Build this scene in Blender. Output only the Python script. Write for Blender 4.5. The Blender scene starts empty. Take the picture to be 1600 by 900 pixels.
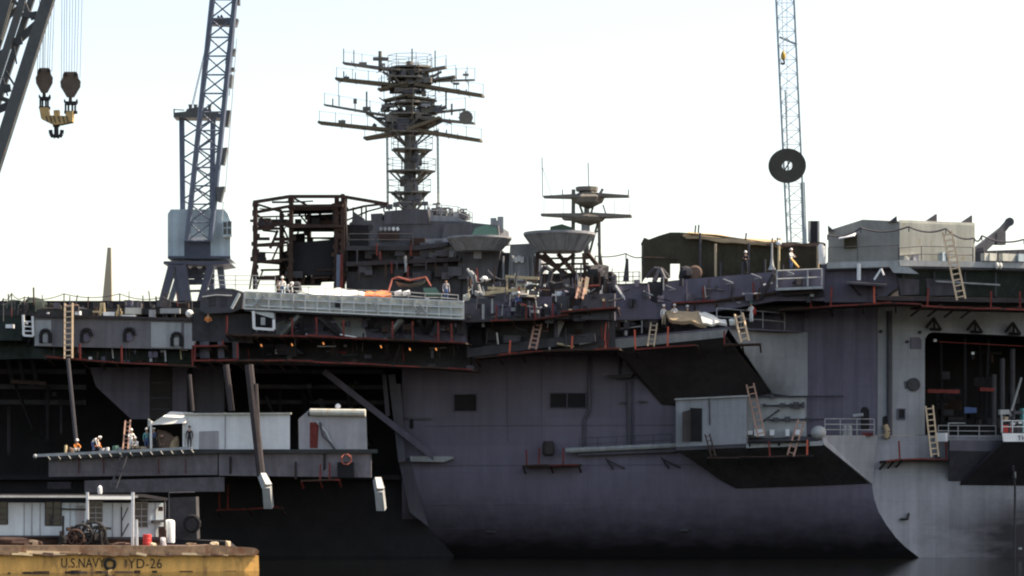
import bpy, bmesh, math, random
from mathutils import Vector as V, Matrix
R = random.Random(11)
rad = math.radians
sc = bpy.context.scene
COL = sc.collection
# ---------------------------------------------------------------- survey frame
D, F, HC, VH = 240.0, 4560.0, 5.0, 775.0      # metres to the hull, focal length, camera height, horizon
K = 0.15                                       # yaw of the ship's side
def P(u, v, y):
    d = y + D
    return V(((u-800)*d/F, y, HC+(VH-v)*d/F))
def H(u, v, o=0.0):                            # point on the ship's side, o metres outboard
    d = (D-o)/(1+K*(u-800)/F)
    return P(u, v, d-D)
_c = H(1370, 600)
KT = 0.25
def T(u, v, o=0.0):                            # point on the stern (transom) plane
    d = (D+_c.y-o-KT*_c.x)/(1-KT*(u-800)/F)
    return P(u, v, d-D)
# ---------------------------------------------------------------- camera, light, sky
cam = bpy.data.cameras.new('camera'); co = bpy.data.objects.new('camera', cam); COL.objects.link(co)
co.location = (0, -D, HC); co.rotation_euler = (rad(90), 0, 0)
cam.sensor_width = 36; cam.lens = 36*F/1600; cam.shift_y = (VH-450)/1600
cam.clip_start = 1; cam.clip_end = 20000
sc.camera = co
SUN_EL, SUN_AZ = 50.0, 97.0                   # azimuth from the camera's side, plus = right
sx = math.cos(rad(SUN_EL))*math.sin(rad(SUN_AZ)); sy = -math.cos(rad(SUN_EL))*math.cos(rad(SUN_AZ)); sz = math.sin(rad(SUN_EL))
w = bpy.data.worlds.new('World'); sc.world = w; w.use_nodes = True
nt = w.node_tree; bg = nt.nodes['Background']
sky = nt.nodes.new('ShaderNodeTexSky'); sky.sky_type = 'NISHITA'; sky.sun_disc = False
sky.sun_elevation = rad(SUN_EL); sky.sun_rotation = math.atan2(sx, sy)
sky.dust_density = 1.7; sky.air_density = 1.0; sky.ozone_density = 1.0
nt.links.new(sky.outputs['Color'], bg.inputs['Color']); bg.inputs['Strength'].default_value = 0.15
sl = bpy.data.lights.new('sun', 'SUN'); so = bpy.data.objects.new('sun', sl); COL.objects.link(so)
sl.energy = 5.0; sl.angle = rad(0.5); sl.color = (1.0, 0.95, 0.87)
so.rotation_euler = V((sx, sy, sz)).to_track_quat('Z', 'Y').to_euler(); so.location = (0, 0, 120)
sc.view_settings.view_transform = 'Standard'; sc.view_settings.look = 'None'
sc.view_settings.exposure = 1.0; sc.view_settings.gamma = 1.0; sc.view_settings.use_white_balance = True; sc.view_settings.white_balance_temperature = 7700; sc.view_settings.white_balance_tint = 14; sc.view_settings.use_curve_mapping = False
sc.cycles.max_bounces = 6; sc.cycles.use_denoising = True
sc.cycles.filter_width = 2.1
# ---------------------------------------------------------------- materials
M = {}
def mat(name, rgb, rough=0.6, var=0.25, scale=0.6, streak=0.0, rust=0.0, rustc=(0.12, 0.05, 0.025), plates=0.0, metal=0.0, bump=0.0, spec=0.3, wline=0.0, shade_patch=None):
    m = bpy.data.materials.new(name); m.use_nodes = True
    n, l = m.node_tree.nodes, m.node_tree.links
    b = n['Principled BSDF']; b.inputs['Roughness'].default_value = rough; b.inputs['Metallic'].default_value = metal
    b.inputs['Specular IOR Level'].default_value = spec
    g = n.new('ShaderNodeNewGeometry')
    def noise(sc3, s, det=4.0):
        mp = n.new('ShaderNodeMapping'); mp.inputs['Scale'].default_value = sc3; l.new(g.outputs['Position'], mp.inputs['Vector'])
        t = n.new('ShaderNodeTexNoise'); t.inputs['Scale'].default_value = s; t.inputs['Detail'].default_value = det
        t.inputs['Roughness'].default_value = 0.65
        l.new(mp.outputs[0], t.inputs['Vector']); return t.outputs['Fac']
    def ramp(f, a, bb, lo, hi):
        r = n.new('ShaderNodeMapRange'); r.inputs['From Min'].default_value = a; r.inputs['From Max'].default_value = bb
        r.inputs['To Min'].default_value = lo; r.inputs['To Max'].default_value = hi; l.new(f, r.inputs['Value']); return r.outputs[0]
    def mul(c, f):
        x = n.new('ShaderNodeVectorMath'); x.operation = 'SCALE'; l.new(c, x.inputs[0]); l.new(f, x.inputs['Scale']); return x.outputs[0]
    col = n.new('ShaderNodeRGB'); col.outputs[0].default_value = (*rgb, 1); c = col.outputs[0]
    f = noise((1, 1, 1), scale); c = mul(c, ramp(f, 0.25, 0.75, 1-var, 1+var))
    f2 = noise((1, 1, 1), scale*7, 3); c = mul(c, ramp(f2, 0.3, 0.7, 1-var*0.4, 1+var*0.4))
    if plates:
        sp = n.new('ShaderNodeSeparateXYZ'); l.new(g.outputs['Position'], sp.inputs[0])
        cb = n.new('ShaderNodeCombineXYZ'); l.new(sp.outputs['X'], cb.inputs['X']); l.new(sp.outputs['Z'], cb.inputs['Y'])
        bt = n.new('ShaderNodeTexBrick'); l.new(cb.outputs[0], bt.inputs['Vector'])
        bt.inputs['Scale'].default_value = 1.0; bt.inputs['Brick Width'].default_value = 5.5; bt.inputs['Row Height'].default_value = 2.3
        bt.inputs['Mortar Size'].default_value = 0.03; bt.inputs['Mortar Smooth'].default_value = 0.5
        bt.inputs['Color1'].default_value = (1, 1, 1, 1); q = 1-plates; bt.inputs['Color2'].default_value = (q, q, q, 1)
        q = 1-1.6*plates; bt.inputs['Mortar'].default_value = (q, q, q, 1)
        vm = n.new('ShaderNodeVectorMath'); vm.operation = 'MULTIPLY'; l.new(c, vm.inputs[0]); l.new(bt.outputs['Color'], vm.inputs[1]); c = vm.outputs[0]
    if streak:
        f3 = noise((1.3, 1.3, 0.07), 1.1, 5); c = mul(c, ramp(f3, 0.35, 0.7, 1+streak*0.4, 1-streak))
    if rust:
        f4 = noise((1.0, 1.0, 0.35), 1.3, 6)
        mx = n.new('ShaderNodeMix'); mx.data_type = 'RGBA'; l.new(ramp(f4, 0.62-rust*0.3, 0.72, 0, 1), mx.inputs['Factor'])
        l.new(c, mx.inputs[6]); mx.inputs[7].default_value = (*rustc, 1); c = mx.outputs[2]
    if wline:                                   # boot topping plus painted-in shade, darker towards the waterline, with a ragged edge
        s3 = n.new('ShaderNodeSeparateXYZ'); l.new(g.outputs['Position'], s3.inputs[0])
        ad = n.new('ShaderNodeMath'); ad.operation = 'MULTIPLY_ADD'; l.new(noise((.6, .6, 1.5), .8, 5), ad.inputs[0]); ad.inputs[1].default_value = 2.6; l.new(s3.outputs['Z'], ad.inputs[2])
        mx = n.new('ShaderNodeMix'); mx.data_type = 'RGBA'; l.new(ramp(ad.outputs[0], 2.0, 2.0+wline, 1, 0), mx.inputs['Factor'])
        l.new(c, mx.inputs[6]); mx.inputs[7].default_value = (.011, .010, .010, 1); c = mx.outputs[2]
    if shade_patch:                                   # shade painted into the colour at one low end of the plating, ragged edge
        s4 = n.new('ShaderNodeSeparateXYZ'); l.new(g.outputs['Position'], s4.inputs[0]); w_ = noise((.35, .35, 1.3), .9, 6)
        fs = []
        for out, a_, k_, lo, hi in (('X', shade_patch[0], shade_patch[1], 0, 1), ('Z', shade_patch[2], 2.5, 1, 0)):
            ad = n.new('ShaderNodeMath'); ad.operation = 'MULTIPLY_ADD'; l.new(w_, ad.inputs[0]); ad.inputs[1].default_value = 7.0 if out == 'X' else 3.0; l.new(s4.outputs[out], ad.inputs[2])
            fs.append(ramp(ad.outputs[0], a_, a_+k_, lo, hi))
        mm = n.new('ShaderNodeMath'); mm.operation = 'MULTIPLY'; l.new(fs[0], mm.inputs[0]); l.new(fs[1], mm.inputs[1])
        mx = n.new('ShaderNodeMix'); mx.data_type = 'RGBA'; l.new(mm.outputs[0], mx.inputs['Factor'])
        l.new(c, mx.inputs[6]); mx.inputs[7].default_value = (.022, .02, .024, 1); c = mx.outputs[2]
    l.new(c, b.inputs['Base Color'])
    if bump:
        bp = n.new('ShaderNodeBump'); bp.inputs['Strength'].default_value = bump; bp.inputs['Distance'].default_value = 0.08
        l.new(noise((1, 1, 1), max(scale*3, .7)), bp.inputs['Height']); l.new(bp.outputs[0], b.inputs['Normal'])
    M[name] = m; return m
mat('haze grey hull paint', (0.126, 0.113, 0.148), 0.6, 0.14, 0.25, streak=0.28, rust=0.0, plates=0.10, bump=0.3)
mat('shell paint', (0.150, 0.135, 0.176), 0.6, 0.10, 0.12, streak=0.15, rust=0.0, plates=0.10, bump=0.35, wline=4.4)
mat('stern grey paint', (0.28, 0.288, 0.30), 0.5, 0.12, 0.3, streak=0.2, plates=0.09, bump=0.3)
mat('transom paint', (0.28, 0.283, 0.30), 0.5, 0.12, 0.3, streak=0.2, plates=0.09, bump=0.3, shade_patch=(36.0, 8.0, 4.2))  # grey paint with shade painted in at its low right end
mat('fascia paint', (0.21, 0.195, 0.215), 0.6, 0.15, 0.3, streak=0.3, plates=0.1, bump=0.2)
mat('hook mustard', (0.40, 0.26, 0.05), 0.6, 0.2, 2)
mat('neutral grey paint', (0.165, 0.155, 0.158), 0.6, 0.14, 0.3, streak=0.25, plates=0.1, bump=0.2)
mat('dark primer', (0.028, 0.026, 0.03), 0.8, 0.3, 0.5, streak=.2)
mat('lower hull paint', (0.095, 0.09, 0.108), 0.6, 0.18, 0.2, streak=0.3, plates=0.07, bump=0.1)
mat('light grey paint', (0.34, 0.35, 0.34), 0.5, 0.15, 0.5, streak=0.25)
mat('pale green grey paint', (0.56, 0.59, 0.56), 0.55, 0.15, 0.8, streak=0.2)
mat('dark grey paint', (0.062, 0.06, 0.066), 0.6, 0.25, 0.4, streak=0.3)
mat('island grey paint', (0.095, 0.093, 0.10), 0.6, 0.2, 0.35, streak=0.3, plates=0.12)
mat('island light paint', (0.24, 0.245, 0.25), 0.6, 0.18, 0.4, streak=0.3)
mat('mast paint', (0.145, 0.132, 0.112), 0.7, 0.3, 0.6)  # lightened: veiling glare painted into the colour
mat('mast plank', (0.12, 0.095, 0.06), 0.8, 0.25, 1.5)
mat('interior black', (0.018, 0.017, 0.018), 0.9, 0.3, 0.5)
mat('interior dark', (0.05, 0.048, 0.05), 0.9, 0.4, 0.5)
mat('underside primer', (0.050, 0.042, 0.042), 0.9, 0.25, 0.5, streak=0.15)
mat('deck dark', (0.045, 0.047, 0.045), 0.95, 0.3, 0.6)
mat('net green', (0.03, 0.04, 0.033), 0.95, 0.4, 1.5)
mat('red lead', (0.17, 0.030, 0.024), 0.8, 0.45, 1.6, rust=0.15, rustc=(.05,.02,.015))
mat('orange red post', (0.52, 0.10, 0.055), 0.7, 0.25, 1.5)
mat('scaffold plank', (0.052, 0.031, 0.023), 0.9, 0.4, 1.0)
mat('ladder wood', (0.62, 0.46, 0.30), 0.8, 0.2, 2.0)
mat('weathered ladder wood', (0.40, 0.24, 0.18), 0.85, 0.25, 2.0)
mat('timber', (0.55, 0.44, 0.26), 0.85, 0.25, 1.5)
mat('white paint', (0.72, 0.73, 0.71), 0.5, 0.08, 0.8, streak=0.10, rust=0.0)
mat('shed white', (0.50, 0.50, 0.43), 0.6, 0.10, 0.8, streak=0.30, rust=0.10, rustc=(0.35, 0.25, 0.12))
mat('shed grey', (0.25, 0.245, 0.22), 0.7, 0.12, 0.8, streak=0.15)
mat('container grey', (0.36, 0.345, 0.35), 0.6, 0.12, 0.6, streak=0.25)
mat('olive canvas', (0.050, 0.044, 0.028), 0.95, 0.35, 0.8, streak=0.2, bump=0.5)
mat('green canvas', (0.10, 0.19, 0.15), 0.9, 0.2, 1.5)
mat('dark green canvas', (0.035, 0.06, 0.045), 0.9, 0.2, 1.5)
mat('white canvas', (0.70, 0.68, 0.61), 0.95, 0.10, 1.2, spec=0.0)
mat('tan canvas', (0.40, 0.30, 0.19), 0.95, 0.2, 1.2, spec=0.0)
mat('orange canvas', (0.75, 0.20, 0.07), 0.85, 0.15, 1.5)
mat('faded red pipe', (0.33, 0.10, 0.07), 0.8, 0.2, 1.5)
mat('grey netting', (0.16, 0.15, 0.14), 0.95, 0.3, 3.0)
mat('crane blue', (0.105, 0.130, 0.178), 0.6, 0.2, 0.5)  # pale tone includes haze painted into the colour
mat('crane dark blue', (0.06, 0.066, 0.09), 0.6, 0.2, 0.5)
mat('crane house paint', (0.36, 0.44, 0.47), 0.55, 0.12, 0.5, streak=0.25)
mat('crane teal', (0.26, 0.32, 0.34), 0.6, 0.2, 0.5)  # paled with distance haze put into the colour
mat('boom steel', (0.085, 0.09, 0.088), 0.6, 0.25, 0.5, rust=0.06)
mat('hook block brown', (0.105, 0.075, 0.052), 0.6, 0.3, 2.0, rust=0.10)
mat('striped yellow', (0.48, 0.32, 0.13), 0.6, 0.25, 2.0, rust=0.15)
mat('black steel', (0.025, 0.023, 0.022), 0.6, 0.3, 2.0)
mat('rope steel', (0.30, 0.32, 0.33), 0.5, 0.1, 1)
mat('barge yellow', (0.82, 0.44, 0.12), 0.55, 0.16, 0.8, streak=0.25, rust=0.2, rustc=(0.30, 0.15, 0.06))
mat('barge timber', (0.17, 0.115, 0.075), 0.9, 0.5, 2.2, rust=0.35)
mat('rusty deck', (0.075, 0.045, 0.035), 0.9, 0.4, 1.2)
mat('deckhouse white', (0.54, 0.60, 0.61), 0.6, 0.08, 0.8, streak=0.18)
mat('roof felt', (0.05, 0.045, 0.045), 0.9, 0.3, 0.8)
mat('glass dark', (0.02, 0.022, 0.025), 0.15, 0.2, 1, spec=0.5)
mat('lettering black', (0.03, 0.022, 0.018), 0.7, 0.3, 3, rust=0.22, rustc=(.35,.2,.07))
mat('drum red', (0.60, 0.05, 0.045), 0.5, 0.15, 2)
mat('tan mast', (0.36, 0.31, 0.22), 0.8, 0.12, 0.5)
mat('disc olive', (0.060, 0.056, 0.045), 0.8, 0.2, 0.6)
mat('skin', (0.45, 0.27, 0.19), 0.6, 0.05, 3)
mat('cloth white', (0.75, 0.74, 0.70), 0.9, 0.06, 3)
mat('cloth blue', (0.07, 0.11, 0.22), 0.9, 0.1, 3)
mat('cloth dark', (0.03, 0.03, 0.035), 0.9, 0.1, 3)
mat('cloth orange', (0.70, 0.24, 0.06), 0.9, 0.1, 3)
mat('cloth red', (0.50, 0.06, 0.05), 0.9, 0.1, 3)
mat('cloth tan', (0.45, 0.36, 0.24), 0.9, 0.1, 3)
mat('cloth brown', (0.12, 0.08, 0.06), 0.9, 0.1, 3)
mat('plastic teal', (0.10, 0.32, 0.32), 0.5, 0.1, 3)
mat('quay concrete', (0.30, 0.29, 0.27), 0.9, 0.2, 0.3)
def emis(name, rgb, s):
    m = bpy.data.materials.new(name); m.use_nodes = True; b = m.node_tree.nodes['Principled BSDF']
    b.inputs['Base Color'].default_value = (*rgb, 1); b.inputs['Emission Color'].default_value = (*rgb, 1); b.inputs['Emission Strength'].default_value = s
    M[name] = m
emis('lamp glow', (1.0, 0.40, 0.14), 0.4)
m = mat('harbour water', (0.003, 0.0035, 0.003), 0.06, 0.1, 0.3, spec=0.03)
n, l = m.node_tree.nodes, m.node_tree.links
g = n.new('ShaderNodeNewGeometry'); mp = n.new('ShaderNodeMapping'); mp.inputs['Scale'].default_value = (0.55, 0.8, 1)
l.new(g.outputs['Position'], mp.inputs['Vector'])
t = n.new('ShaderNodeTexNoise'); t.inputs['Scale'].default_value = 1.2; t.inputs['Detail'].default_value = 6
l.new(mp.outputs[0], t.inputs['Vector'])
bp = n.new('ShaderNodeBump'); bp.inputs['Strength'].default_value = 0.16; bp.inputs['Distance'].default_value = 0.10
l.new(t.outputs['Fac'], bp.inputs['Height']); l.new(bp.outputs[0], n['Principled BSDF'].inputs['Normal'])
# ---------------------------------------------------------------- mesh building
class MB:
    def __init__(s): s.v = []; s.f = []
    def add(s, vs, fs):
        o = len(s.v); s.v += [V(x) for x in vs]; s.f += [tuple(i+o for i in f) for f in fs]; return s
    def prism(s, pts, e):
        e = V(e); n = len(pts)
        return s.add(list(pts)+[p+e for p in pts], [tuple(range(n)), tuple(range(2*n-1, n-1, -1))]+[(i, n+i, n+(i+1) % n, (i+1) % n) for i in range(n)])
    def pp(s, uv, y, th): return s.prism([P(a, b, y) for a, b in uv], (0, th, 0))           # outline facing the camera, th metres deep
    def hp(s, uv, o, th): return s.prism([H(a, b, o) for a, b in uv], (0.15*th, th, 0))     # the same on the ship's side
    def tp(s, uv, o, th): return s.prism([T(a, b, o) for a, b in uv], (-0.24*th, 0.97*th, 0))
    def slab(s, pts, th): return s.prism(pts, (0, 0, -th))
    def box(s, c, sz, rz=0):
        hx, hy, hz = [q/2 for q in sz]; ca, sa = math.cos(rz), math.sin(rz)
        vs = []
        for x, y, z in ((-1,-1,-1),(1,-1,-1),(1,1,-1),(-1,1,-1),(-1,-1,1),(1,-1,1),(1,1,1),(-1,1,1)):
            X, Y = x*hx, y*hy; vs.append((c[0]+X*ca-Y*sa, c[1]+X*sa+Y*ca, c[2]+z*hz))
        return s.add(vs, [(0,1,2,3),(4,5,6,7),(0,1,5,4),(1,2,6,5),(2,3,7,6),(3,0,4,7)])
    def bar(s, a, b, wd, h=None, w2=None, h2=None):
        a, b = V(a), V(b); h = wd if h is None else h; w2 = wd if w2 is None else w2; h2 = h if h2 is None else h2
        d = (b-a).normalized(); up = V((0, 0, 1)) if abs(d.z) < 0.95 else V((0, 1, 0))
        x = d.cross(up).normalized(); y = x.cross(d)
        j = 1+R.uniform(-.015, .015)
        vs = [p+x*(i*ww*j/2)+y*(k*hh*j/2) for p, ww, hh in ((a, wd, h), (b, w2, h2)) for i, k in ((-1,-1),(1,-1),(1,1),(-1,1))]
        return s.add(vs, [(0,1,2,3),(4,5,6,7),(0,1,5,4),(1,2,6,5),(2,3,7,6),(3,0,4,7)])
    def tube(s, a, b, r, n=6, r2=None):
        a, b = V(a), V(b); r2 = r if r2 is None else r2; d = (b-a)
        if d.length < 1e-6: return s
        d.normalize(); up = V((0, 0, 1)) if abs(d.z) < 0.95 else V((0, 1, 0))
        x = d.cross(up).normalized(); y = x.cross(d)
        vs = [p+(x*math.cos(2*math.pi*i/n)+y*math.sin(2*math.pi*i/n))*q for p, q in ((a, r), (b, r2)) for i in range(n)]
        return s.add(vs, [tuple(range(n)), tuple(range(n, 2*n))]+[(i, (i+1) % n, n+(i+1) % n, n+i) for i in range(n)])
    def path(s, pts, r, n=6):
        for a, b in zip(pts, pts[1:]): s.tube(a, b, r, n)
        return s
    def lathe(s, prof, c, n=20, tilt=None):
        c = V(c); k = len(prof)
        vs = []
        for r, z in prof:
            for i in range(n):
                q = V((max(r, .001)*math.cos(2*math.pi*i/n), max(r, .001)*math.sin(2*math.pi*i/n), z))
                vs.append(c+(tilt @ q if tilt else q))
        fs = [(a*n+i, a*n+(i+1) % n, (a+1)*n+(i+1) % n, (a+1)*n+i) for a in range(k-1) for i in range(n)]
        return s.add(vs, fs+[tuple(range(n)), tuple(range((k-1)*n, k*n))])
    def ball(s, c, r, n=10, sq=(1, 1, 1)):
        prof = [(math.sin(math.pi*i/7), -math.cos(math.pi*i/7)) for i in range(8)]
        o = len(s.v); s.lathe(prof, (0, 0, 0), n)
        for i in range(o, len(s.v)): q = s.v[i]; s.v[i] = V((c[0]+q.x*r*sq[0], c[1]+q.y*r*sq[1], c[2]+q.z*r*sq[2]))
        return s
    def lump(s, c, sz, seed=0, n=12):            # an uneven bundled heap
        q = random.Random(seed); o = len(s.v); s.ball((0, 0, 0), 1, n)
        ph = [q.uniform(0, 6) for _ in range(6)]
        for i in range(o, len(s.v)):
            p = s.v[i]; k = 1+.16*math.sin(3*p.x+ph[0]+2*p.z)+.13*math.sin(5*p.y+ph[1])+.12*math.sin(6*p.z+4*p.x+ph[2])
            px = math.copysign(abs(p.x)**.6, p.x); pz = math.copysign(abs(p.z)**.6, p.z)
            s.v[i] = V((c[0]+px*k*sz[0]/2, c[1]+p.y*k*sz[1]/2, c[2]+max(pz*k, -1)*sz[2]/2))
        return s
    def cloth(s, c00, c10, c11, c01, nx=14, ny=6, amp=0.15, th=0.04, seed=1, sag=0.0):
        q = random.Random(seed); ph = [q.uniform(0, 6) for _ in range(6)]
        g = []
        for j in range(ny+1):
            for i in range(nx+1):
                a, b = i/nx, j/ny
                p = (c00*(1-a)+c10*a)*(1-b)+(c01*(1-a)+c11*a)*b
                z = amp*(math.sin(a*9+ph[0]+b*3)*.5+math.sin(a*17+ph[1])*.3+math.sin(b*8+ph[2]+a*5)*.4)-sag*4*a*(1-a)
                g.append(p+V((0, z*.5, z)))
        n = len(g); W = nx+1
        f1 = [(j*W+i, j*W+i+1, (j+1)*W+i+1, (j+1)*W+i) for j in range(ny) for i in range(nx)]
        f2 = [tuple(k+n for k in reversed(f)) for f in f1]
        rim = [j for j in range(W)]+[j*W+nx for j in range(1, ny+1)]+[ny*W+i for i in range(nx-1, -1, -1)]+[j*W for j in range(ny-1, 0, -1)]
        f3 = [(rim[i], rim[(i+1) % len(rim)], rim[(i+1) % len(rim)]+n, rim[i]+n) for i in range(len(rim))]
        return s.add(g+[p+V((0, th*.6, -th)) for p in g], f1+f2+f3)
    def base(s):
        xs = [p.x for p in s.v]; ys = [p.y for p in s.v]; zs = [p.z for p in s.v]
        return V(((min(xs)+max(xs))/2, (min(ys)+max(ys))/2, min(zs)))
    def build(s, name, m, parent=None, label=None, smooth=True):
        if parent is None: org = s.base()
        else:
            root = parent
            while root.parent: root = root.parent
            org = V(root.location)
        me = bpy.data.meshes.new(name); me.from_pydata([tuple(p-org) for p in s.v], [], s.f)
        bm = bmesh.new(); bm.from_mesh(me); bmesh.ops.recalc_face_normals(bm, faces=bm.faces); bm.to_mesh(me); bm.free()
        me.materials.append(M[m])
        if smooth:
            for p in me.polygons: p.use_smooth = True
            me.set_sharp_from_angle(angle=rad(32))
        o = bpy.data.objects.new(name, me); COL.objects.link(o)
        if parent: o.parent = parent
        else: o.location = org
        if label: o['label'] = label
        return o
def thing(name, label, cat, loc, group=None):
    o = bpy.data.objects.new(name, None); COL.objects.link(o); o.location = loc; o.empty_display_size = .3
    return tag(o, label, cat, group)
def tag(o, label, cat, group=None):
    o['label'] = label; o['category'] = cat
    if group: o['group'] = group
    return o
def setting(o, kind='structure'): o['kind'] = kind; return o
def one(mb, name, m, label, cat, group=None): return tag(mb.build(name, m), label, cat, group)
def rail(mb, pts, h=1.05, nr=2, r=.035, posts=True):
    up = V((0, 0, h))
    for p in pts if posts else []: mb.tube(p, p+up, r, 5)
    for k in range(nr):
        q = up*((k+1)/nr)
        mb.path([p+q for p in pts], r*.9, 5)
def span(f, u0, v0, u1, v1, n, o): return [f(u0+(u1-u0)*i/n, v0+(v1-v0)*i/n, o) for i in range(n+1)]
def lattice(ch, la, A, B, n, rc, rl, start=0):
    for i in range(4): ch.tube(A[i], B[i], rc, 6)
    for k in range(n):
        a, b = k/n, (k+1)/n
        for i in range(4):
            j = (i+1) % 4
            p, q = A[i].lerp(B[i], a), A[j].lerp(B[j], a); p2, q2 = A[i].lerp(B[i], b), A[j].lerp(B[j], b)
            la.tube(p, q2, rl, 4); la.tube(q, p2, rl*.97, 4); la.tube(p, q, rl*1.05, 4)
mat('pale frame paint', (0.64, 0.66, 0.63), 0.6, 0.12, 1.0)
# ================================================================= the setting
wt = MB(); wt.add([(-3000,-700,0),(3000,-700,0),(3000,6000,0),(-3000,6000,0)], [(0,1,2,3)])
setting(wt.build('water', 'harbour water'))
q = MB(); q.box((0, 225, 1.0), (900, 350, 4)); setting(q.build('quay', 'quay concrete'))
# ================================================================= the aircraft carrier
ship = thing('aircraft_carrier', 'grey aircraft carrier under refit, filling the picture from edge to edge', 'ship', H(1000, 870, -8))
hg = 'haze grey hull paint'
def part(mb, name, m, parent=ship, label=None): return mb.build(name, m, parent, label)
# --- side shell: columns along the ship, rows from under the gallery down to the water, tucked in low down
rows = [(556,0),(600,0),(650,0),(700,0),(742,0),(755,0),(780,.3),(800,.65),(820,1.1),(840,1.6),(855,2.1),(868,2.6),(884,3.2)]
edge = {556:1370,600:1370,650:1370,700:1370,742:1366,755:1362,780:1366,800:1373,820:1385,840:1400,855:1415,868:1432,884:1450}
hull = MB(); cols = [628,700,780,860,940,1020,1100,1180,1240,1300]
g = []
for v, k in rows: g.append([H(u, v, -k) for u in cols]+[T(edge[v], v, 0)])
W = len(cols)+1; n = len(rows)*W
back = [p+V((0, 1.2, 0)) for r in g for p in r]
vs = [p for r in g for p in r]+back
fs = [(j*W+i, j*W+i+1, (j+1)*W+i+1, (j+1)*W+i) for j in range(len(rows)-1) for i in range(W-1)]
fs += [tuple(k+n for k in f) for f in fs]
rim = list(range(W))+[j*W+W-1 for j in range(1, len(rows))]+[(len(rows)-1)*W+i for i in range(W-2, -1, -1)]+[j*W for j in range(len(rows)-2, 0, -1)]
fs += [(rim[i], rim[(i+1) % len(rim)], rim[(i+1) % len(rim)]+n, rim[i]+n) for i in range(len(rim))]
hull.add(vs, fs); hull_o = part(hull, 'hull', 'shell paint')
# upper side between the gallery and the shell, and the stern block
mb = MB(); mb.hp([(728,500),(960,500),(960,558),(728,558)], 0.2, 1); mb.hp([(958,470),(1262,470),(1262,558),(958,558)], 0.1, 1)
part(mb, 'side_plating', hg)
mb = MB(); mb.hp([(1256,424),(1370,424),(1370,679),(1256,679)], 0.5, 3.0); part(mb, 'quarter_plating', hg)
# openings and fittings on the side shell
def opening(u0, v0, u1, v1, name='side_opening', fr=True, o=0.0, f=H, m='interior black'):
    mb = MB(); e = (0.15*.35, .35, 0) if f is H else (-.24*.35, .97*.35, 0)
    r = 2.0; pts = [(u0+r,v0),(u1-r,v0),(u1,v0+r),(u1,v1-r),(u1-r,v1),(u0+r,v1),(u0,v1-r),(u0,v0+r)]
    mb.prism([f(a, b, o+.03) for a, b in pts], e); q = part(mb, name, m)
    if fr:
        mb = MB(); c = [f(a, b, o+.06) for a, b in ((u0,v0),(u1,v0),(u1,v1),(u0,v1))]
        for a, b in zip(c, c[1:]+c[:1]): mb.tube(a, b, .06, 5)
        part(mb, 'frame', hg, q)
    return q
opening(709,616,745,643); w2 = opening(859,614,916,638)
part(MB().tube(H(886,614,.08), H(886,638,.08), .05), 'mullion', hg, w2)
mb = MB(); mb.path([H(921,555,.18),H(921,640,.18),H(913,656,.18),H(912,700,.18)], .13, 8); part(mb, 'drain_pipe', 'lower hull paint')
mb = MB(); mb.path([H(968,556,.16),H(968,586,.16)], .13, 8); part(mb, 'drain_pipe', 'dark grey paint')
mb = MB(); mb.path([H(983,596,.2),H(984,698,.2)], .22, 8); part(mb, 'drain_pipe', 'lower hull paint')
for u, v in ((975,629),(1004,627)):
    part(MB().bar(H(u-6,v,.2), H(u+7,v+1,.2), .25, .1), 'lug', 'dark grey paint')
mb = MB(); mb.hp([(947,586),(990,584),(985,590),(962,592)], 1.2, 1.3); part(mb, 'side_ledge', 'underside primer')
mb = MB(); mb.tube(H(884,704,.9), H(1056,696,.9), .22, 8); part(mb, 'sponson_pipe', 'light grey paint')
mb = MB(); mb.hp([(897,706),(1056,699),(1056,706),(905,712)], .7, .8); part(mb, 'side_ledge', 'lower hull paint')
for u, v in ((946,716),(1033,715)):
    part(MB().path([H(u,v,.6),H(u+12,v+17,.15),H(u+3,v+3,.6),H(u+30,v+16,.15)], .07, 5), 'side_bracket', 'dark grey paint')
mb = MB(); mb.hp([(640,713),(706,713),(707,717),(693,722),(642,721)], .9, 1.0); part(mb, 'side_ledge', 'light grey paint')
part(MB().hp([(633,652),(672,653),(672,656),(633,655)], .3, .4), 'side_ledge', 'lower hull paint')
for u, v in ((647,757),(649,786),(643,663)):
    opening(u-3, v-8, u+3, v+7, 'side_hole', False)
# weld seams and pad eyes on the shell
for v in (666,728,790,826):
    k = dict(rows).get(v, 0 if v < 756 else (.48 if v == 790 else 1.25)); mb = MB(); mb.tube(H(662, v, .012-k), H(1340, v-3, .012-k), .022, 4); part(mb, 'weld_seam', 'lower hull paint')
for u in (792,846,990,1210):
    part(MB().tube(H(u, 570, .012), H(u+1, 690, .012), .018, 4), 'weld_seam', 'lower hull paint')
for u, v in ((760,830),(1062,828)):
    part(MB().bar(H(u,v,-1.2), H(u+14,v+1,-1.1), .3, .15), 'lug', 'dark grey paint')
# --- hull left of the shell: hangar bay opening with its far wall, framing and lower side
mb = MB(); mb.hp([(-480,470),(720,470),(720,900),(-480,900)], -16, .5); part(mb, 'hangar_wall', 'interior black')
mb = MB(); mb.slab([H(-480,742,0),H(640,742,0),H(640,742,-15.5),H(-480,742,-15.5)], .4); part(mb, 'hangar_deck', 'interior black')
mb = MB(); mb.hp([(-480,748),(632,748),(640,796),(668,824),(720,884),(-480,884)], -.9, 1); part(mb, 'lower_side', 'interior black')  # outer hull side in plain black, the elevator's shade put into its colour
mb = MB(); mb.hp([(140,574),(292,574),(292,655),(205,655),(150,604)], 0, .8); part(mb, 'bay_plating', hg)
mb = MB(); mb.hp([(300,572),(350,572),(350,652),(300,652)], -1.2, .6); part(mb, 'bay_plating', 'lower hull paint')
mb = MB(); mb.hp([(234,574),(268,574),(268,655),(234,655)], .12, .2); part(mb, 'bay_door', 'underside primer')
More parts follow.
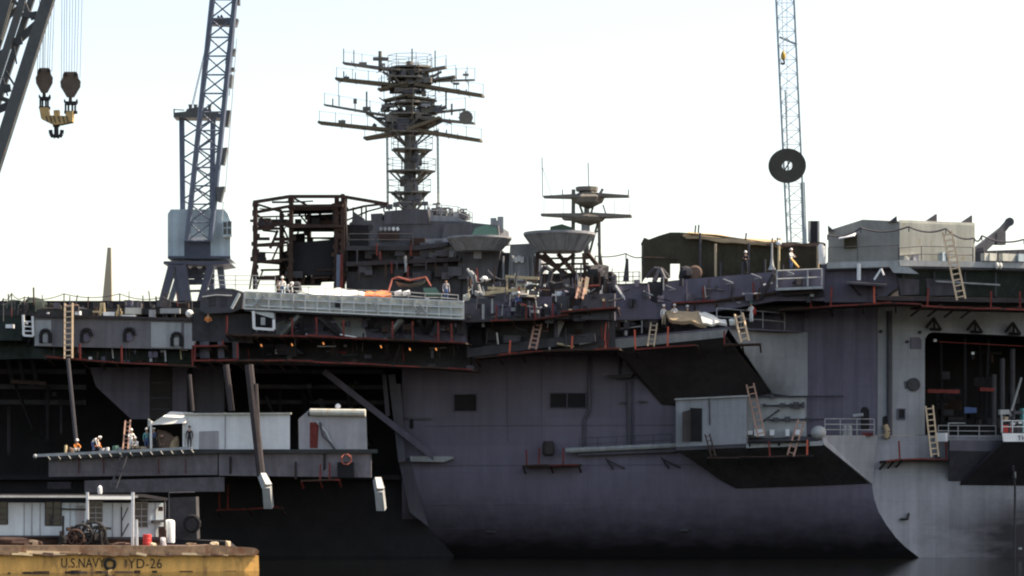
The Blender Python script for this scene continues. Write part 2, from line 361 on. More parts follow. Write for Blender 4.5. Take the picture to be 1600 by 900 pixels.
for v in (598,622,640): part(MB().tube(H(236,v,.2), H(266,v,.2), .06, 5), 'rod', 'lower hull paint')
for u, v0, u2, v1, r in ((612,585,628,722,.28),(622,600,630,720,.22),(600,585,606,650,.18)):
    part(MB().bar(H(u,v0,.6), H(u2,v1,.6), r*2, r*1.6), 'bay_post', 'lower hull paint')
mb = MB(); mb.hp([(622,716),(640,716),(668,822),(640,800)], .2, .6); part(mb, 'bay_plating', 'lower hull paint')
mb = MB(); mb.bar(H(506,580,2.4), H(680,716,.6), .55, .5); part(mb, 'diagonal_brace', 'haze grey hull paint')
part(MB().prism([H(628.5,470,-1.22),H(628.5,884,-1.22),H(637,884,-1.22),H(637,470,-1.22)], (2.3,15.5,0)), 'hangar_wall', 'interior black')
# --- elevator platform, lowered
EO = 15.0
elev = MB(); elev.slab([H(80,712,EO),H(345,702,EO),H(590,702,EO),H(590,702,1.5),H(80,712,1.5)], .3)
elev = part(elev, 'elevator', 'deck dark')
def sloped(uv, o0, o1, name, m, par=ship, th=.5):
    top = [H(a, b, o0) for a, b in uv[0]]; bot = [H(a, b, o1) for a, b in uv[1]]
    mb = MB(); pts = top+bot[::-1]; mb.prism(pts, (0, th, 0)); return part(mb, name, m, par)
sloped(([(76,716),(340,706)], [(76,745),(340,742)]), EO-.4, EO-1.0, 'fascia', 'fascia paint', elev)
sloped(([(342,702),(580,704)], [(342,743),(580,746)]), EO-.4, EO-.9, 'fascia', 'fascia paint', elev)
sloped(([(132,751),(350,745)], [(132,770),(350,768)]), EO-1.3, EO-1.9, 'under_beam', 'fascia paint', elev)
sloped(([(74,753),(110,753)], [(74,764),(110,764)]), EO-1.5, EO-2.0, 'under_beam', 'lower hull paint', elev)
mb = MB(); mb.bar(H(54,712,EO+1.2), H(300,700,EO+1.2), .16, .22); part(mb, 'edge_rail', 'light grey paint', elev)
part(MB().ball(H(55,713,EO+1.25), .18), 'rail_cap', 'light grey paint', elev)
for i in range(15):
    u = 72+i*16; part(MB().bar(H(u, 711-(u-54)*.049, EO+1.15), H(u+8, 722-(u-54)*.049, EO-.4), .10), 'net_bracket', 'light grey paint', elev)
for u in (123,162,248,290): part(MB().bar(H(u,717,EO-.3), H(u,740,EO-.9), .06), 'face_rod', 'red lead', elev)
for u, v, r in ((360,714,.07),(462,722,.06),(507,710,.06)): part(MB().bar(H(u,v,EO-.3), H(u,v+26,EO-.9), .18), 'face_rod', 'underside primer', elev)
for i in range(18):
    u = R.choice((R.uniform(4,130),R.uniform(410,600))); v = R.uniform(590,640); L = R.uniform(30,90)
    part(MB().bar(H(u,v,-R.uniform(.3,9)), H(u+R.choice((0,0,L*.4)),v+R.choice((L,L,3)),-R.uniform(.3,9)), R.uniform(.15,.4)), 'bay_frame', R.choice(('interior dark','interior black','interior dark','underside primer')))
for v, o_ in ((580,-1),(604,-2.5),(628,-5)): part(MB().bar(H(-20,v,o_), H(136,v+1,o_), .5, .4), 'bay_frame', 'interior dark'); part(MB().bar(H(400,v,o_), H(600,v+1,o_), .45, .35), 'bay_frame', 'interior dark')
part(MB().bar(H(18,596,.4), H(72,599,.4), .35, .3), 'bay_frame', 'scaffold plank')
for u0, v0, u1, v1, r in ((106,560,119,690,.16),(296,585,301,642,.15),(353,570,362,642,.24),(389,570,408,744,.34),(399,600,407,742,.2)):
    mb = MB(); mb.tube(H(u0,v0,EO-1 if u0<300 else EO+.6), H(u1,v1,EO-1 if u0<300 else EO+.6), r, 8); part(mb, 'elevator_rail', 'dark grey paint' if u0 == 106 else 'underside primer')
for u, v0, v1 in ((590,748,796),(410,742,793)):
    du = 7 if u == 410 else 3
    mb = MB(); mb.bar(H(u-1,v0,EO+.7), H(u+du,v0+18,EO+1.1), .5, .5, .62, .6); mb.bar(H(u+du,v0+18.5,EO+1.1), H(u+du+3,v1,EO+.5), .62, .6, .66, .6)
    part(mb, 'fender_arm', 'light grey paint')
# --- flight deck slab (middle level) and the higher stern level
ZD = H(640, 476, 8).z
def atz(u, o, z): q = H(u, 600, o); return V((q.x, q.y, z))
mb = MB(); mb.slab([atz(-480,6,ZD),atz(380,7,ZD),atz(960,6.5,ZD),atz(963,2.6,ZD),atz(1262,2.2,ZD),atz(1262,-38,ZD),atz(-480,-38,ZD)], .5)
deck = part(mb, 'flight_deck', 'deck dark')
ZS = H(1300, 410, 5).z
c1, c2 = H(1292,410,4.5), H(1404,408,5.5)
t2 = T(2170,600,6.0)
mb = MB(); mb.slab([V((c1.x,c1.y,ZS)), V((c2.x,c2.y,ZS)), V((t2.x,t2.y,ZS)), V((t2.x,t2.y+25,ZS)), V((c1.x-1,c1.y+45,ZS))], .55)
part(mb, 'stern_deck', 'dark grey paint')
mb = MB(); z = .0
mb.bar(V((c1.x,c1.y-.03,ZS-.2)), V((c2.x,c2.y-.03,ZS-.2)), .12, .5); mb.bar(V((c2.x+.05,c2.y-.03,ZS-.15)), V((t2.x,t2.y-.06,ZS-.15)), .14, .45)
part(mb, 'deck_edge', 'light grey paint')
# under the stern deck: girders, nets
def tz(u, o, z): q = T(u, 600, o); return V((q.x, q.y, z))
mb = MB()
mb.prism([tz(1406,5.2,ZS-.6), tz(2150,5.2,ZS-.6), tz(2150,4.4,ZS-2.6), tz(1412,4.4,ZS-2.6)], (-.3,.6,0))
part(mb, 'deck_girder', 'net green')
for a, b in ((1404,1436),(1447,1500)):
    mb = MB(); mb.prism([tz(a,4.95,ZS-1.25), tz(b,4.95,ZS-1.35), tz(b,4.6,ZS-2.5), tz(a+4,4.6,ZS-2.6)], (-.15,.25,0)); part(mb, 'girder_panel', 'lower hull paint')
mb = MB(); mb.slab([tz(1372,5.0,ZS-2.7), tz(2150,5.0,ZS-2.7), tz(2150,0,ZS-2.7), tz(1372,0,ZS-2.7)], .35); part(mb, 'stern_walkway', 'underside primer')
mb = MB(); mb.tube(tz(1462,5.4,ZS-1.5), tz(1562,5.4,ZS-1.7), .07, 5); part(mb, 'edge_rail', 'light grey paint')
for i in range(6): part(MB().bar(tz(1412+i*48,5.3,ZS-.7), tz(1412+i*48,5.2,ZS-2.6), .12), 'net_frame', 'dark grey paint')
# bulwark below the stern shed
mb = MB(); mb.hp([(1284,413),(1402,411),(1404,448),(1372,472),(1284,472)], 4.0, 3); part(mb, 'bulwark', hg)
part(MB().hp([(1388,415),(1420,417),(1436,428),(1396,426)], 5.6, .3), 'bulwark_lip', 'light grey paint')
mb = MB(); mb.slab([H(1320,440,6.6),H(1386,444,6.6),H(1382,442,4.05),H(1324,440,4.05)], .18); bp_ = part(mb, 'bulwark_platform', 'dark grey paint')
for u in (1346,1372): part(MB().bar(H(u-18,444,6.2), H(u-2,461,4.05), .1), 'gusset', 'dark grey paint', bp_)
part(MB().tube(H(1342,412,5.2), H(1342,438,5.2), .16, 8), 'vent_pipe', 'white paint')
part(MB().path([H(1366,437,5.8),H(1377,420,5.8),H(1381,430,5.8)], .09, 6), 'davit', 'white paint')
# --- transom
tr = 'stern grey paint'
ev = [(v, edge[v]) for v in (742,755,780,800,820,840,855,868)]
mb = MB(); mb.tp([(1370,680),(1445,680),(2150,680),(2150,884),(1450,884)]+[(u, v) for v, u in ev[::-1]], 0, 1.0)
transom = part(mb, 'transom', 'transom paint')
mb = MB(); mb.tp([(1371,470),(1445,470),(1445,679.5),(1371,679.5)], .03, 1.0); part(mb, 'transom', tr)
arc = [(1445+14*(1-math.sin(a)), 519+16*(1-math.cos(a))) for a in [i*math.pi/12 for i in range(7)]]
mb = MB(); mb.tp([(1445.5,470),(2150,470),(2150,531),(1600,525)]+arc+[(1445.5,535)], .03, 1.0); part(mb, 'transom', tr)
# fantail space behind the opening
mb = MB(); p = [tz(1440,-.8,0), tz(2150,-.8,0), tz(2150,-14,0), tz(1440,-14,0)]
zf, zc = T(1450,690,0).z, T(1450,515,0).z
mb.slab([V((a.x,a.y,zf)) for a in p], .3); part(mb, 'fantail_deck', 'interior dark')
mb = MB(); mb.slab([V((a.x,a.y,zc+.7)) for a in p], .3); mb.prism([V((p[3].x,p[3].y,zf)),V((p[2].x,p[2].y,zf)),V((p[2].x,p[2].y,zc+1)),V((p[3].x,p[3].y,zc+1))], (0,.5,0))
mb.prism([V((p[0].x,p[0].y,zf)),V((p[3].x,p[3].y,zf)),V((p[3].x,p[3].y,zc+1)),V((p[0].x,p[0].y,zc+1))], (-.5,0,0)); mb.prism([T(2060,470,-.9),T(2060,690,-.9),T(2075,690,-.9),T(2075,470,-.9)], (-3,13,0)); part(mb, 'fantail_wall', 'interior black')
for u, v0, v1, m_ in ((1553,585,665,'dark grey paint'),(1566,560,660,'dark grey paint'),(1582,545,655,'dark grey paint')):
    part(MB().tube(T(u,v0,-2.5), T(u,v1,-2.5), .22, 8), 'fantail_pipe', m_)
part(MB().tube(T(1596,590,-1.5), T(1578,650,-1.5), .1, 6), 'fantail_pipe', 'light grey paint')
for a, b, v in ((1448,1498,611),(1530,1552,608)): part(MB().bar(T(a,v,-1.5), T(b,v+1,-1.5), .35, .3), 'fantail_beam', 'red lead')
part(MB().tube(T(1466,534,-.9), T(1600,541,-.9), .05, 5), 'fantail_beam', 'red lead')
for u, v, s in ((1461,532,.16),(1520,552,.14),(1512,641,.35),(1521,641,.3)):
    part(MB().box(T(u,v,-1.3), (s*1.6,.2,s*1.4)), 'fantail_fitting', 'white paint' if s < .3 else 'cloth blue')
for i in range(22):
    u = R.uniform(1460,1600); v = R.choice((R.uniform(540,600),R.uniform(610,665),R.uniform(630,668)))
    part(MB().box(T(u,v,-R.uniform(2,9)), (R.uniform(.2,1.6),.6,R.uniform(.15,.8)), R.uniform(-.4,.4)), 'fantail_fitting', R.choice(('interior black','interior dark','interior dark','underside primer','scaffold plank')))
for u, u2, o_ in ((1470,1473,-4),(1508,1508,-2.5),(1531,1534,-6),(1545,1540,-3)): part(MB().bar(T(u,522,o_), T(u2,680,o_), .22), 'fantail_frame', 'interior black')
mb = MB(); mb.tp([(2060,524),(2150,526),(2150,679.5),(2060,679.5)], .03, 1.0); part(mb, 'transom', tr)
# fittings on the pale transom column
part(MB().tube(T(1390,486,.2), T(1390,680,.2), .22, 8), 'downpipe', 'dark grey paint')
mb = MB(); mb.tp([(1423,527),(1436,527),(1440,531),(1440,545),(1423,545)], .14, .15); part(mb, 'hatch', 'haze grey hull paint')
rt = Matrix.Rotation(rad(90), 3, 'X')
def tdisc(u, v, r, o, name, m): 
    d = Matrix.Rotation(math.atan(KT), 3, 'Z') @ rt; return part(MB().lathe([(r,-.15),(r,.15)], T(u,v,o), 18, d), name, m)
tdisc(1427,601,.55,.05,'exhaust_port','interior dark'); part(MB().tp([(1412,596),(1422,594),(1424,606),(1414,608)], .05, .1), 'port_flap', 'lower hull paint')
o_ = opening(1403,639,1414,655,'transom_window',True,.05,T); opening(1380,650,1391,664,'transom_locker',False,.12,T)
part(MB().path([T(1383,664,.3),T(1387,674,.4),T(1384,684,.3)], .22, 7), 'hung_bag', 'tan canvas')
for u, v in ((1376,518),(1437,519),(1417,534)): tdisc(u, v, .12, .06, 'scuttle', 'interior dark')
for u, v in ((1459,507),(1523,511),(1583,514)):
    mb = MB(); mb.path([T(u-12,v+5,.3),T(u,v-10,.9),T(u+11,v+8,.3),T(u-6,v+7,.3),T(u+11,v+8,.3)], .12, 6); mb.tube(T(u,v-10,.9), T(u+1,v+5,.3), .09); part(mb, 'transom_davit', 'black steel')
tdisc(1388,684,.1,.1,'scuttle','interior dark')
mb = MB(); mb.path([T(1407,811,.15),T(1418,811,.3),T(1420,802,.15)], .11, 6); part(mb, 'hull_lug', 'black steel')
# darker sponson at right of the transom
z1, z2, z3 = T(1484,690,0).z, T(1484,712,0).z, T(1484,756,0).z
def tzz(u, v, o): return T(u, v, o)
mb = MB(); A = [T(1484,688,2.4),T(2150,690,2.4),T(2150,716,2.4),T(1484,704,2.4)]; B = [T(1482,688,.0),T(2150,690,.0),T(2150,760,.0),T(1482,752,.0)]
mb.add(A+B, [(0,1,2,3),(4,5,6,7),(0,1,5,4),(1,2,6,5),(2,3,7,6),(3,0,4,7)]); part(mb, 'stern_sponson', 'lower hull paint')
part(MB().path([tz(1482,.4,zf), tz(1482,.4,zf+1.5), tz(1508,.4,zf+1.5)], .05, 5), 'stern_rail', 'light grey paint')
mb = MB(); rail(mb, [tz(1466,.5,zf), tz(1497,.5,zf), tz(1530,.5,zf), tz(1556,.5,zf)], 1.3, 3, .04); part(mb, 'stern_rail', 'light grey paint')
part(MB().box(tz(1471,.6,zf+.35), (.9,.5,.7), -.5), 'stern_locker', 'white paint')
# --- upper sponson with the workers' platform
a, b, c = (946,529,4.6), (1138,511,6.2), (1262,518,.3)
TOP = [H(*a), H(*b), H(*c), H(1262,518,-1), H(946,529,-1)]
zt = sum(p.z for p in TOP)/5
mb = MB(); mb.prism(TOP, (0, 0, -.12)); us = part(mb, 'upper_sponson', 'haze grey hull paint')
mb = MB(); mb.prism([H(946,531,4.55),H(1138,513,6.15),H(1132,527,5.9),H(960,545,4.4)], (0,.3,0)); part(mb, 'fascia', 'light grey paint', us)
mb = MB()
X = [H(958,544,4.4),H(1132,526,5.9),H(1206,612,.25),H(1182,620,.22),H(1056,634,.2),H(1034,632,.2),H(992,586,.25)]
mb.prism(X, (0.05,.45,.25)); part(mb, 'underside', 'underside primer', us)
mb = MB(); N_ = 8; g = []
for i in range(N_+1):
    t = i/N_; top = H(1138+124*t, 514+5*t, 6.15-5.55*math.sin(t*math.pi/2)**.9); bot = H(1208+54*t, 615+7*t, .62)
    g.append([top.lerp(bot, j/6)+V((0, -.9*math.sin(j/6*math.pi)*t*(1-t)*2, 0)) for j in range(7)])
W7 = 7; vs = [p for c in g for p in c]; nn = len(vs); vs += [p+V((-.05,.4,0)) for p in vs]
fs = [(i*W7+j, i*W7+j+1, (i+1)*W7+j+1, (i+1)*W7+j) for i in range(N_) for j in range(6)]; fs += [tuple(k+nn for k in f) for f in fs]
rim = list(range(7))+[i*W7+6 for i in range(1,N_+1)]+[N_*W7+j for j in range(5,-1,-1)]+[i*W7 for i in range(N_-1,0,-1)]
fs += [(rim[i], rim[(i+1) % len(rim)], rim[(i+1) % len(rim)]+nn, rim[i]+nn) for i in range(len(rim))]
mb.add(vs, fs); part(mb, 'side_panel', tr, us)
mb = MB(); rail(mb, [H(1120,508,5.5),H(1158,511,5.0),H(1192,513,3.6),H(1226,516,2.0)], 1.35, 2, .045); part(mb, 'rail', 'light grey paint', us)
mb = MB(); rail(mb, [H(948,526,4.4),H(976,524,4.6),H(1003,521,4.8)], 1.15, 2, .06); mb.tube(H(978,524,4.7),H(978,494,4.7),.13); part(mb, 'rail', 'light grey paint', us)
# --- house on the lower sponson and the wall beside it
mb = MB(); mb.hp([(1056,625),(1166,619),(1166,700),(1056,704)], 3.4, 3.4); hs = part(mb, 'sponson_house', tr)
mb = MB(); mb.hp([(1078,637),(1097,638),(1097,690),(1078,690)], 3.45, .3); part(mb, 'doorway', 'interior black', hs)
mb = MB(); mb.prism([H(1078,640,3.5),H(1066,644,4.4),H(1066,690,4.4),H(1078,690,3.5)], (.08,.05,0)); part(mb, 'door', 'underside primer', hs)
part(MB().tube(H(1108,622,3.5), H(1109,664,3.5), .06, 5), 'conduit', 'dark grey paint', hs)
part(MB().bar(H(1054,624,3.5), H(1170,618.5,3.5), .3, .12), 'roof_lip', 'light grey paint', hs)
mb = MB(); mb.hp([(1168,620),(1260,620),(1260,684),(1168,684)], .85, .5); part(mb, 'equipment_wall', 'light grey paint')
mb = MB()
for v, u0, u1 in ((620,1168,1318),(634,1196,1256),(656,1200,1290)): mb.tube(H(u0,v,1.1), H(u1,v-1,1.1), .07, 5)
for i in range(9): mb.box(H(1196+i*8+R.uniform(-3,3), 633+R.choice((0,0,22,-13)), 1.2), (R.uniform(.15,.5),.3,R.uniform(.2,.5)))
part(mb, 'wall_piping', 'dark grey paint')
for u in (1172,1186,1206,1230,1246): part(MB().box(H(u, 676, 1.3), (R.uniform(.3,.8),.5,R.uniform(.3,.7))), 'wall_locker', R.choice(('stern grey paint','dark grey paint','white paint')))
part(MB().tube(H(1190,660,1.0), H(1218,640,1.0), .06, 5), 'conduit', 'dark grey paint')
mb = MB(); rail(mb, [H(905+i*29,703-i*1.3,1.0) for i in range(6)], .95, 2, .025); part(mb, 'ledge_rail', 'dark grey paint')
# --- lower sponson
a0, a1 = H(1056,702,4.8), H(1286,692,4.8)
mb = MB(); mb.slab([a0, a1, H(1282,680,.6), H(1056,690,.6)], .1)
ls = part(mb, 'lower_sponson', 'dark grey paint')
part(MB().prism([H(1166,694,4.85),H(1286,689,4.85),H(1286,696,4.85),H(1166,700,4.85)], (0,.12,0)), 'fascia', 'light grey paint', ls)
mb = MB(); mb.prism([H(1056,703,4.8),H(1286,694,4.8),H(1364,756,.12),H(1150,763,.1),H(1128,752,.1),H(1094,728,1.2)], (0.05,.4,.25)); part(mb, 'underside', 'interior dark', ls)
mb = MB(); q = [H(1284,680,4.9),H(1371,680,.62),H(1364,757,.2),H(1287,694,4.85)]; mb.prism(q, (-.35,.35,.0)); part(mb, 'side_panel', tr, ls)
part(MB().ball(H(1279,676,4.7), .62, 12, (1,1,.9)), 'bitt', 'light grey paint', ls)
mb = MB(); rail(mb, [H(1289,680,4.6),H(1313,680,3.5),H(1339,680,2.3),H(1366,680,1.1)], 1.3, 3, .04); part(mb, 'rail', 'light grey paint', ls)
for u in (1320,1327): part(MB().lathe([(.22,0),(.22,.7),(.15,.8)], H(u,680,2.3), 10), 'bollard', 'light grey paint', ls)
part(MB().hp([(1347,676),(1364,676),(1364,681),(1347,681)], 1.6, .4), 'red_box', 'red lead', ls)
q = MB().hp([(1345,640),(1348,636),(1354,636),(1358,641),(1358,672),(1345,672)], .55, .3); part(q, 'doorway', 'interior black')
part(MB().tube(H(1333,650,1.6), H(1349,648,1.6), .14, 8), 'lamp_bracket', 'light grey paint')
# lower-left ledge and fittings near the middle of the shell
part(MB().lathe([(.3,0),(.5,.2),(.5,1.0),(.38,1.25)], H(857,713,1.0), 12), 'side_locker', 'underside primer')
# ================================================================= gallery along the flight deck edge
# bright catwalk screen
def zat(u, v, o): return H(u, v, o)
mb = MB(); mb.prism([H(382,456,10.6),H(724,471,10.6),H(724,498,10.2),H(382,482,10.2)], (0,.12,0)); scr = part(mb, 'catwalk_screen', 'pale green grey paint')
mb = MB()
for i in range(19):
    u = 382+i*19; dv = (u-382)*.0439; mb.bar(H(u,455.5+dv,10.75), H(u,482.5+dv,10.35), .13, .16)
for k in (0,.36,.8,1.0): mb.bar(H(382,456+26*k,10.78-.4*k), H(724,471+27*k,10.78-.4*k), .12, .10)
part(mb, 'screen_frame', 'pale frame paint', scr)
for u0, u1 in ((392,408),(412,396),(455,463),(643,655),(655,667),(583,590)): part(MB().bar(H(u0,461+(u0-382)*.044,10.8), H(u1,478+(u0-382)*.044,10.6), .14, .1), 'screen_brace', 'light grey paint', scr)
part(MB().hp([(523,470),(531,470),(531,480),(523,480)], 10.65, .1), 'screen_port', 'interior black', scr)
mb = MB(); mb.slab([H(382,483,10.3),H(724,498,10.2),H(724,498,6.5),H(382,483,6.5)], .15); part(mb, 'catwalk_floor', 'dark grey paint', scr)
# left end of the catwalk, eight-sided tub
mb = MB(); mb.hp([(314,466),(322,455),(340,450),(364,451),(381,458),(378,482),(362,488),(322,490),(312,484)], 9.6, 4); tub = part(mb, 'gallery_tub', 'dark grey paint')
for u in (331,349): part(MB().hp([(u-5,464),(u+5,463),(u+5,478),(u-5,479)], 9.65, .1), 'tub_port', 'interior dark', tub)
part(MB().bar(H(362,482,9.9), H(374,459,9.9), .3, .2), 'tub_brace', 'pale green grey paint', tub)
part(MB().path([H(316,464,9.8),H(338,461,9.8),H(362,462,9.8)], .06), 'tub_rail', 'light grey paint', tub)
mb = MB()
c = [H(396,486,10.5),H(397,513,10.5),H(428,515,10.5),H(428,499,10.5)]
for a, b in zip(c, c[1:]): mb.bar(a, b, .22, .2)
part(mb, 'window_frame', 'white paint')
part(MB().hp([(398,487),(427,499),(427,512),(398,511)], 9.9, .2), 'gallery_window', 'interior black')
part(MB().hp([(381,484),(428,498),(428,489),(395,484)], 10.2, .6), 'gallery_soffit', 'pale green grey paint')
part(MB().box(H(411,502,10.1), (.35,.2,.6)), 'instrument_box', 'light grey paint')
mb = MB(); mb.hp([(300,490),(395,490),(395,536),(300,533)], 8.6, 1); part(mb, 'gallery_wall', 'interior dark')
mb = MB(); mb.hp([(392,487),(728,497),(728,536),(392,528)], 7.6, 1); part(mb, 'gallery_wall', hg)
part(MB().hp([(519,495),(566,496),(573,527),(540,526)], 7.65, .1), 'gallery_panel', 'light grey paint')
part(MB().hp([(430,505),(465,492),(448,520),(432,522)], 7.65, .1), 'gallery_panel', 'light grey paint')
for u0, v0, u1, v1, m_ in ((497,496,534,527,'interior dark'),(468,494,440,524,'light grey paint'),(627,500,604,530,'light grey paint'),(470,494,472,524,'dark grey paint'),(655,500,664,520,'dark grey paint'),(672,500,664,520,'dark grey paint'),(575,497,582,512,'dark grey paint')):
    part(MB().bar(H(u0,v0,9.6), H(u1,v1,8.0), .36, .3), 'gallery_strut', m_)
part(MB().box(H(637,506,8.2), (.3,.3,1.6), .3), 'gallery_strut', 'interior dark')
for i in range(10):
    u = 586+i*15; part(MB().box(H(u, 503+R.uniform(0,22), 7.9), (R.uniform(.2,.7),.4,R.uniform(.2,.8))), 'gallery_box', R.choice(('dark grey paint','lower hull paint','interior dark')))
# second level under the red walkway
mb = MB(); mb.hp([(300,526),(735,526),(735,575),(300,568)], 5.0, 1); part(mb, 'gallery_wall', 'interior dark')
mb = MB(); mb.hp([(402,537),(455,537),(476,553),(412,556)], 5.6, .4); part(mb, 'gallery_panel', hg)
for u in (317,322,345,368): part(MB().bar(H(u,534,8.7), H(u+1,560,8.7), .5, .3), 'gallery_pillar', 'lower hull paint')
part(MB().path([H(412,556,6.5),H(412,546,6.5),H(430,546,6.5),H(430,556,6.5)], .22), 'bollard', 'interior black')
for u0, v0, u1, v1 in ((604,537,606,556),(628,538,617,570),(520,537,530,560)): part(MB().bar(H(u0,v0,8), H(u1,v1,7), .3), 'gallery_strut', 'underside primer')
# gallery between the screen and the upper sponson
mb = MB(); mb.hp([(726,474),(870,462),(960,458),(960,500),(726,500)], 7.0, 1); part(mb, 'gallery_wall', 'lower hull paint')
for u0, u1, v0, v1 in ((771,800,473,495),(803,812,474,494),(838,862,464,490)): part(MB().hp([(u0,v0),(u1,v0-1),(u1,v1),(u0,v1)], 7.3, .3), 'gallery_panel', 'haze grey hull paint')
part(MB().slab([H(726,500,8.8),H(890,494,8.8),H(890,494,6.6),H(726,500,6.6)], .2), 'gallery_floor', 'underside primer')
mb = MB(); mb.hp([(726,503),(960,500),(960,548),(726,556)], 5.2, 1); part(mb, 'gallery_wall', 'dark grey paint')
part(MB().hp([(866,497),(873,497),(873,527),(866,527)], 6.3, .5), 'gallery_pillar', 'haze grey hull paint'); part(MB().hp([(872,497),(884,497),(872,527)], 6.4, .2), 'gallery_panel', 'light grey paint')
for u, v, s, m_ in ((769,468,(.15,.2,1.2),'light grey paint'),(812,474,(.3,.3,1.2),'dark grey paint'),(755,483,(.2,.2,1.8),'light grey paint'),(905,480,(1.0,.6,1.2),'lower hull paint'),(930,470,(2.2,.8,2.0),'dark grey paint'),(880,470,(1.0,.5,1.8),'dark grey paint'),(767,512,(.8,.4,1),'interior dark'),(744,515,(1.0,.4,1.6),'interior black'),(800,520,(1.4,.3,.6),'lower hull paint')):
    part(MB().box(H(u, v+10, 7.8 if v < 500 else 5.9), s), 'gallery_box', m_)
part(MB().bar(H(885,455,7.8), H(866,492,7.2), .4, .3), 'gallery_strut', 'haze grey hull paint')
part(MB().bar(H(730,552,6.2), H(930,527,6.2), .5, .7), 'gallery_beam', 'dark grey paint')
# gallery at the right, below the canvas shelter
GO = 5.0
mb = MB(); mb.hp([(962,447),(1012,443),(1016,470),(1034,478),(1036,440),(1063,437),(1255,421),(1288,419),(1288,470),(1212,470),(1052,498),(962,500)], GO, 1.2); part(mb, 'gallery_bulwark', hg)
mb = MB(); mb.hp([(1012,440),(1038,440),(1038,482),(1012,476)], GO-.9, .5); part(mb, 'gallery_recess', 'interior dark')
zg = H(1150, 430, GO).z
mb = MB(); mb.slab([atz(962,GO-1.3,zg-.5), atz(1290,GO-1.3,zg-.1), atz(1290,-22,zg-.1), atz(962,-22,zg-.5)], .3); part(mb, 'gallery_deck', 'deck dark')
for u, v in ((1040,446),(1130,436),(1174,428),(1005,455),(1225,422)):
    part(MB().path([H(u,v,GO+.1),H(u+15,v+6,GO+.9),H(u+5,v+8,GO+.1)], .05), 'bulwark_stanchion', 'light grey paint')
part(MB().path([H(1040,440,GO+.3),H(1031,421,GO),H(1022,440,GO+.3)], .2), 'fairlead', 'dark grey paint')
part(MB().bar(H(1210,428,GO+.6), H(1187,468,GO+.3), .38, .25), 'bulwark_chute', 'interior dark')
part(MB().bar(H(962,446,5.3), H(987,484,4.6), .2, .15), 'gallery_strut', 'white paint')
mb = MB(); mb.slab([H(1212,450,7.0),H(1286,447,7.0),H(1286,447,GO+.05),H(1212,450,GO+.05)], .2); bal = part(mb, 'balcony', 'light grey paint')
mb = MB(); rail(mb, [H(1214,449,6.9),H(1262,447,6.9),H(1284,446,6.9)], 1.3, 2, .07); part(mb, 'rail', 'light grey paint', bal)
part(MB().hp([(1216,452),(1284,449),(1270,458),(1222,462)], 6.0, .8), 'bracket', 'underside primer', bal)
for u, v in ((1100,455),(1140,450),(1190,448),(1255,440)): part(MB().path([H(u,v-10,GO+.12),H(u,v+14,GO+.12)], .08), 'bulwark_rib', 'lower hull paint')
# forward deck-edge sponson at far left
LO = 8.5
mb = MB(); mb.hp([(54,493),(300,500),(306,546),(54,541)], LO, 3.5); fs_ = part(mb, 'deck_edge_sponson', 'neutral grey paint')
part(MB().hp([(54,500),(80,500),(80,540),(54,540)], LO+.05, .2), 'shell_panel', 'light grey paint', fs_)
part(MB().hp([(236,503),(283,504),(283,544),(236,543)], LO+.05, .2), 'shell_panel', 'white paint' if 0 else 'light grey paint', fs_)
part(MB().hp([(288,505),(306,505),(306,545),(288,545)], LO+.06, .2), 'shell_panel', 'light grey paint', fs_)
for u, v in ((71,526),(135,525),(202,524),(276,531)):
    mb = MB(); pts = [H(u-7,v+10,LO+.2),H(u-7,v-4,LO+.2),H(u-4,v-10,LO+.2),H(u+4,v-10,LO+.2),H(u+7,v-4,LO+.2),H(u+7,v+10 if u in (71,276) else v,LO+.2)]
    mb.path(pts, .16, 6); q = part(mb, 'mooring_port', 'interior black', fs_)
    part(MB().lathe([(.34,-.1),(.34,.12)], H(u,v+3,LO+.05), 12, rt), 'port_door', 'light grey paint' if u in (71,276) else 'haze grey hull paint', q)
part(MB().hp([(54,490),(300,497),(300,501),(54,495)], LO+.3, .5), 'rubbing_strake', 'underside primer', fs_)
mb = MB(); mb.hp([(50,544),(306,549),(306,568),(50,560)], LO-1.5, 3); part(mb, 'under_gallery', 'net green')
mb = MB(); mb.hp([(-480,528),(52,528),(60,560),(-480,572)], LO-4, 1); part(mb, 'under_gallery', 'net green')
for u in (6,24,44): part(MB().bar(H(u,532,LO-3.5), H(u+14,600,-.5), .3), 'gallery_strut', 'interior dark')
mb = MB(); mb.hp([(-480,480),(34,482),(34,532),(-480,530)], LO-2, 2); part(mb, 'deck_edge_sponson', 'net green')
mb = MB()
for a, b in (((36,492),(37,524)),((51,494),(52,525)),((37,524),(52,525))): mb.bar(H(*a,LO+.2), H(*b,LO+.2), .18)
for v in (502,510,517): mb.bar(H(37,v,LO+.1), H(52,v+.5,LO+.1), .1)
part(mb, 'ladder_cage', 'white paint')
# work lamps under the walkway: lit
for u, v in ((408,539),(456,538),(505,536),(595,541),(640,545),(681,545)):
    k = part(MB().tube(H(u-1.2,v-3.5,8.6), H(u,v-1,8.6), .06, 6, .09), 'work_lamp', 'dark grey paint')
    part(MB().tube(H(u-.6,v-1.6,8.62), H(u+1.2,v+2.4,8.66), .05, 7), 'bulb', 'lamp glow', k)
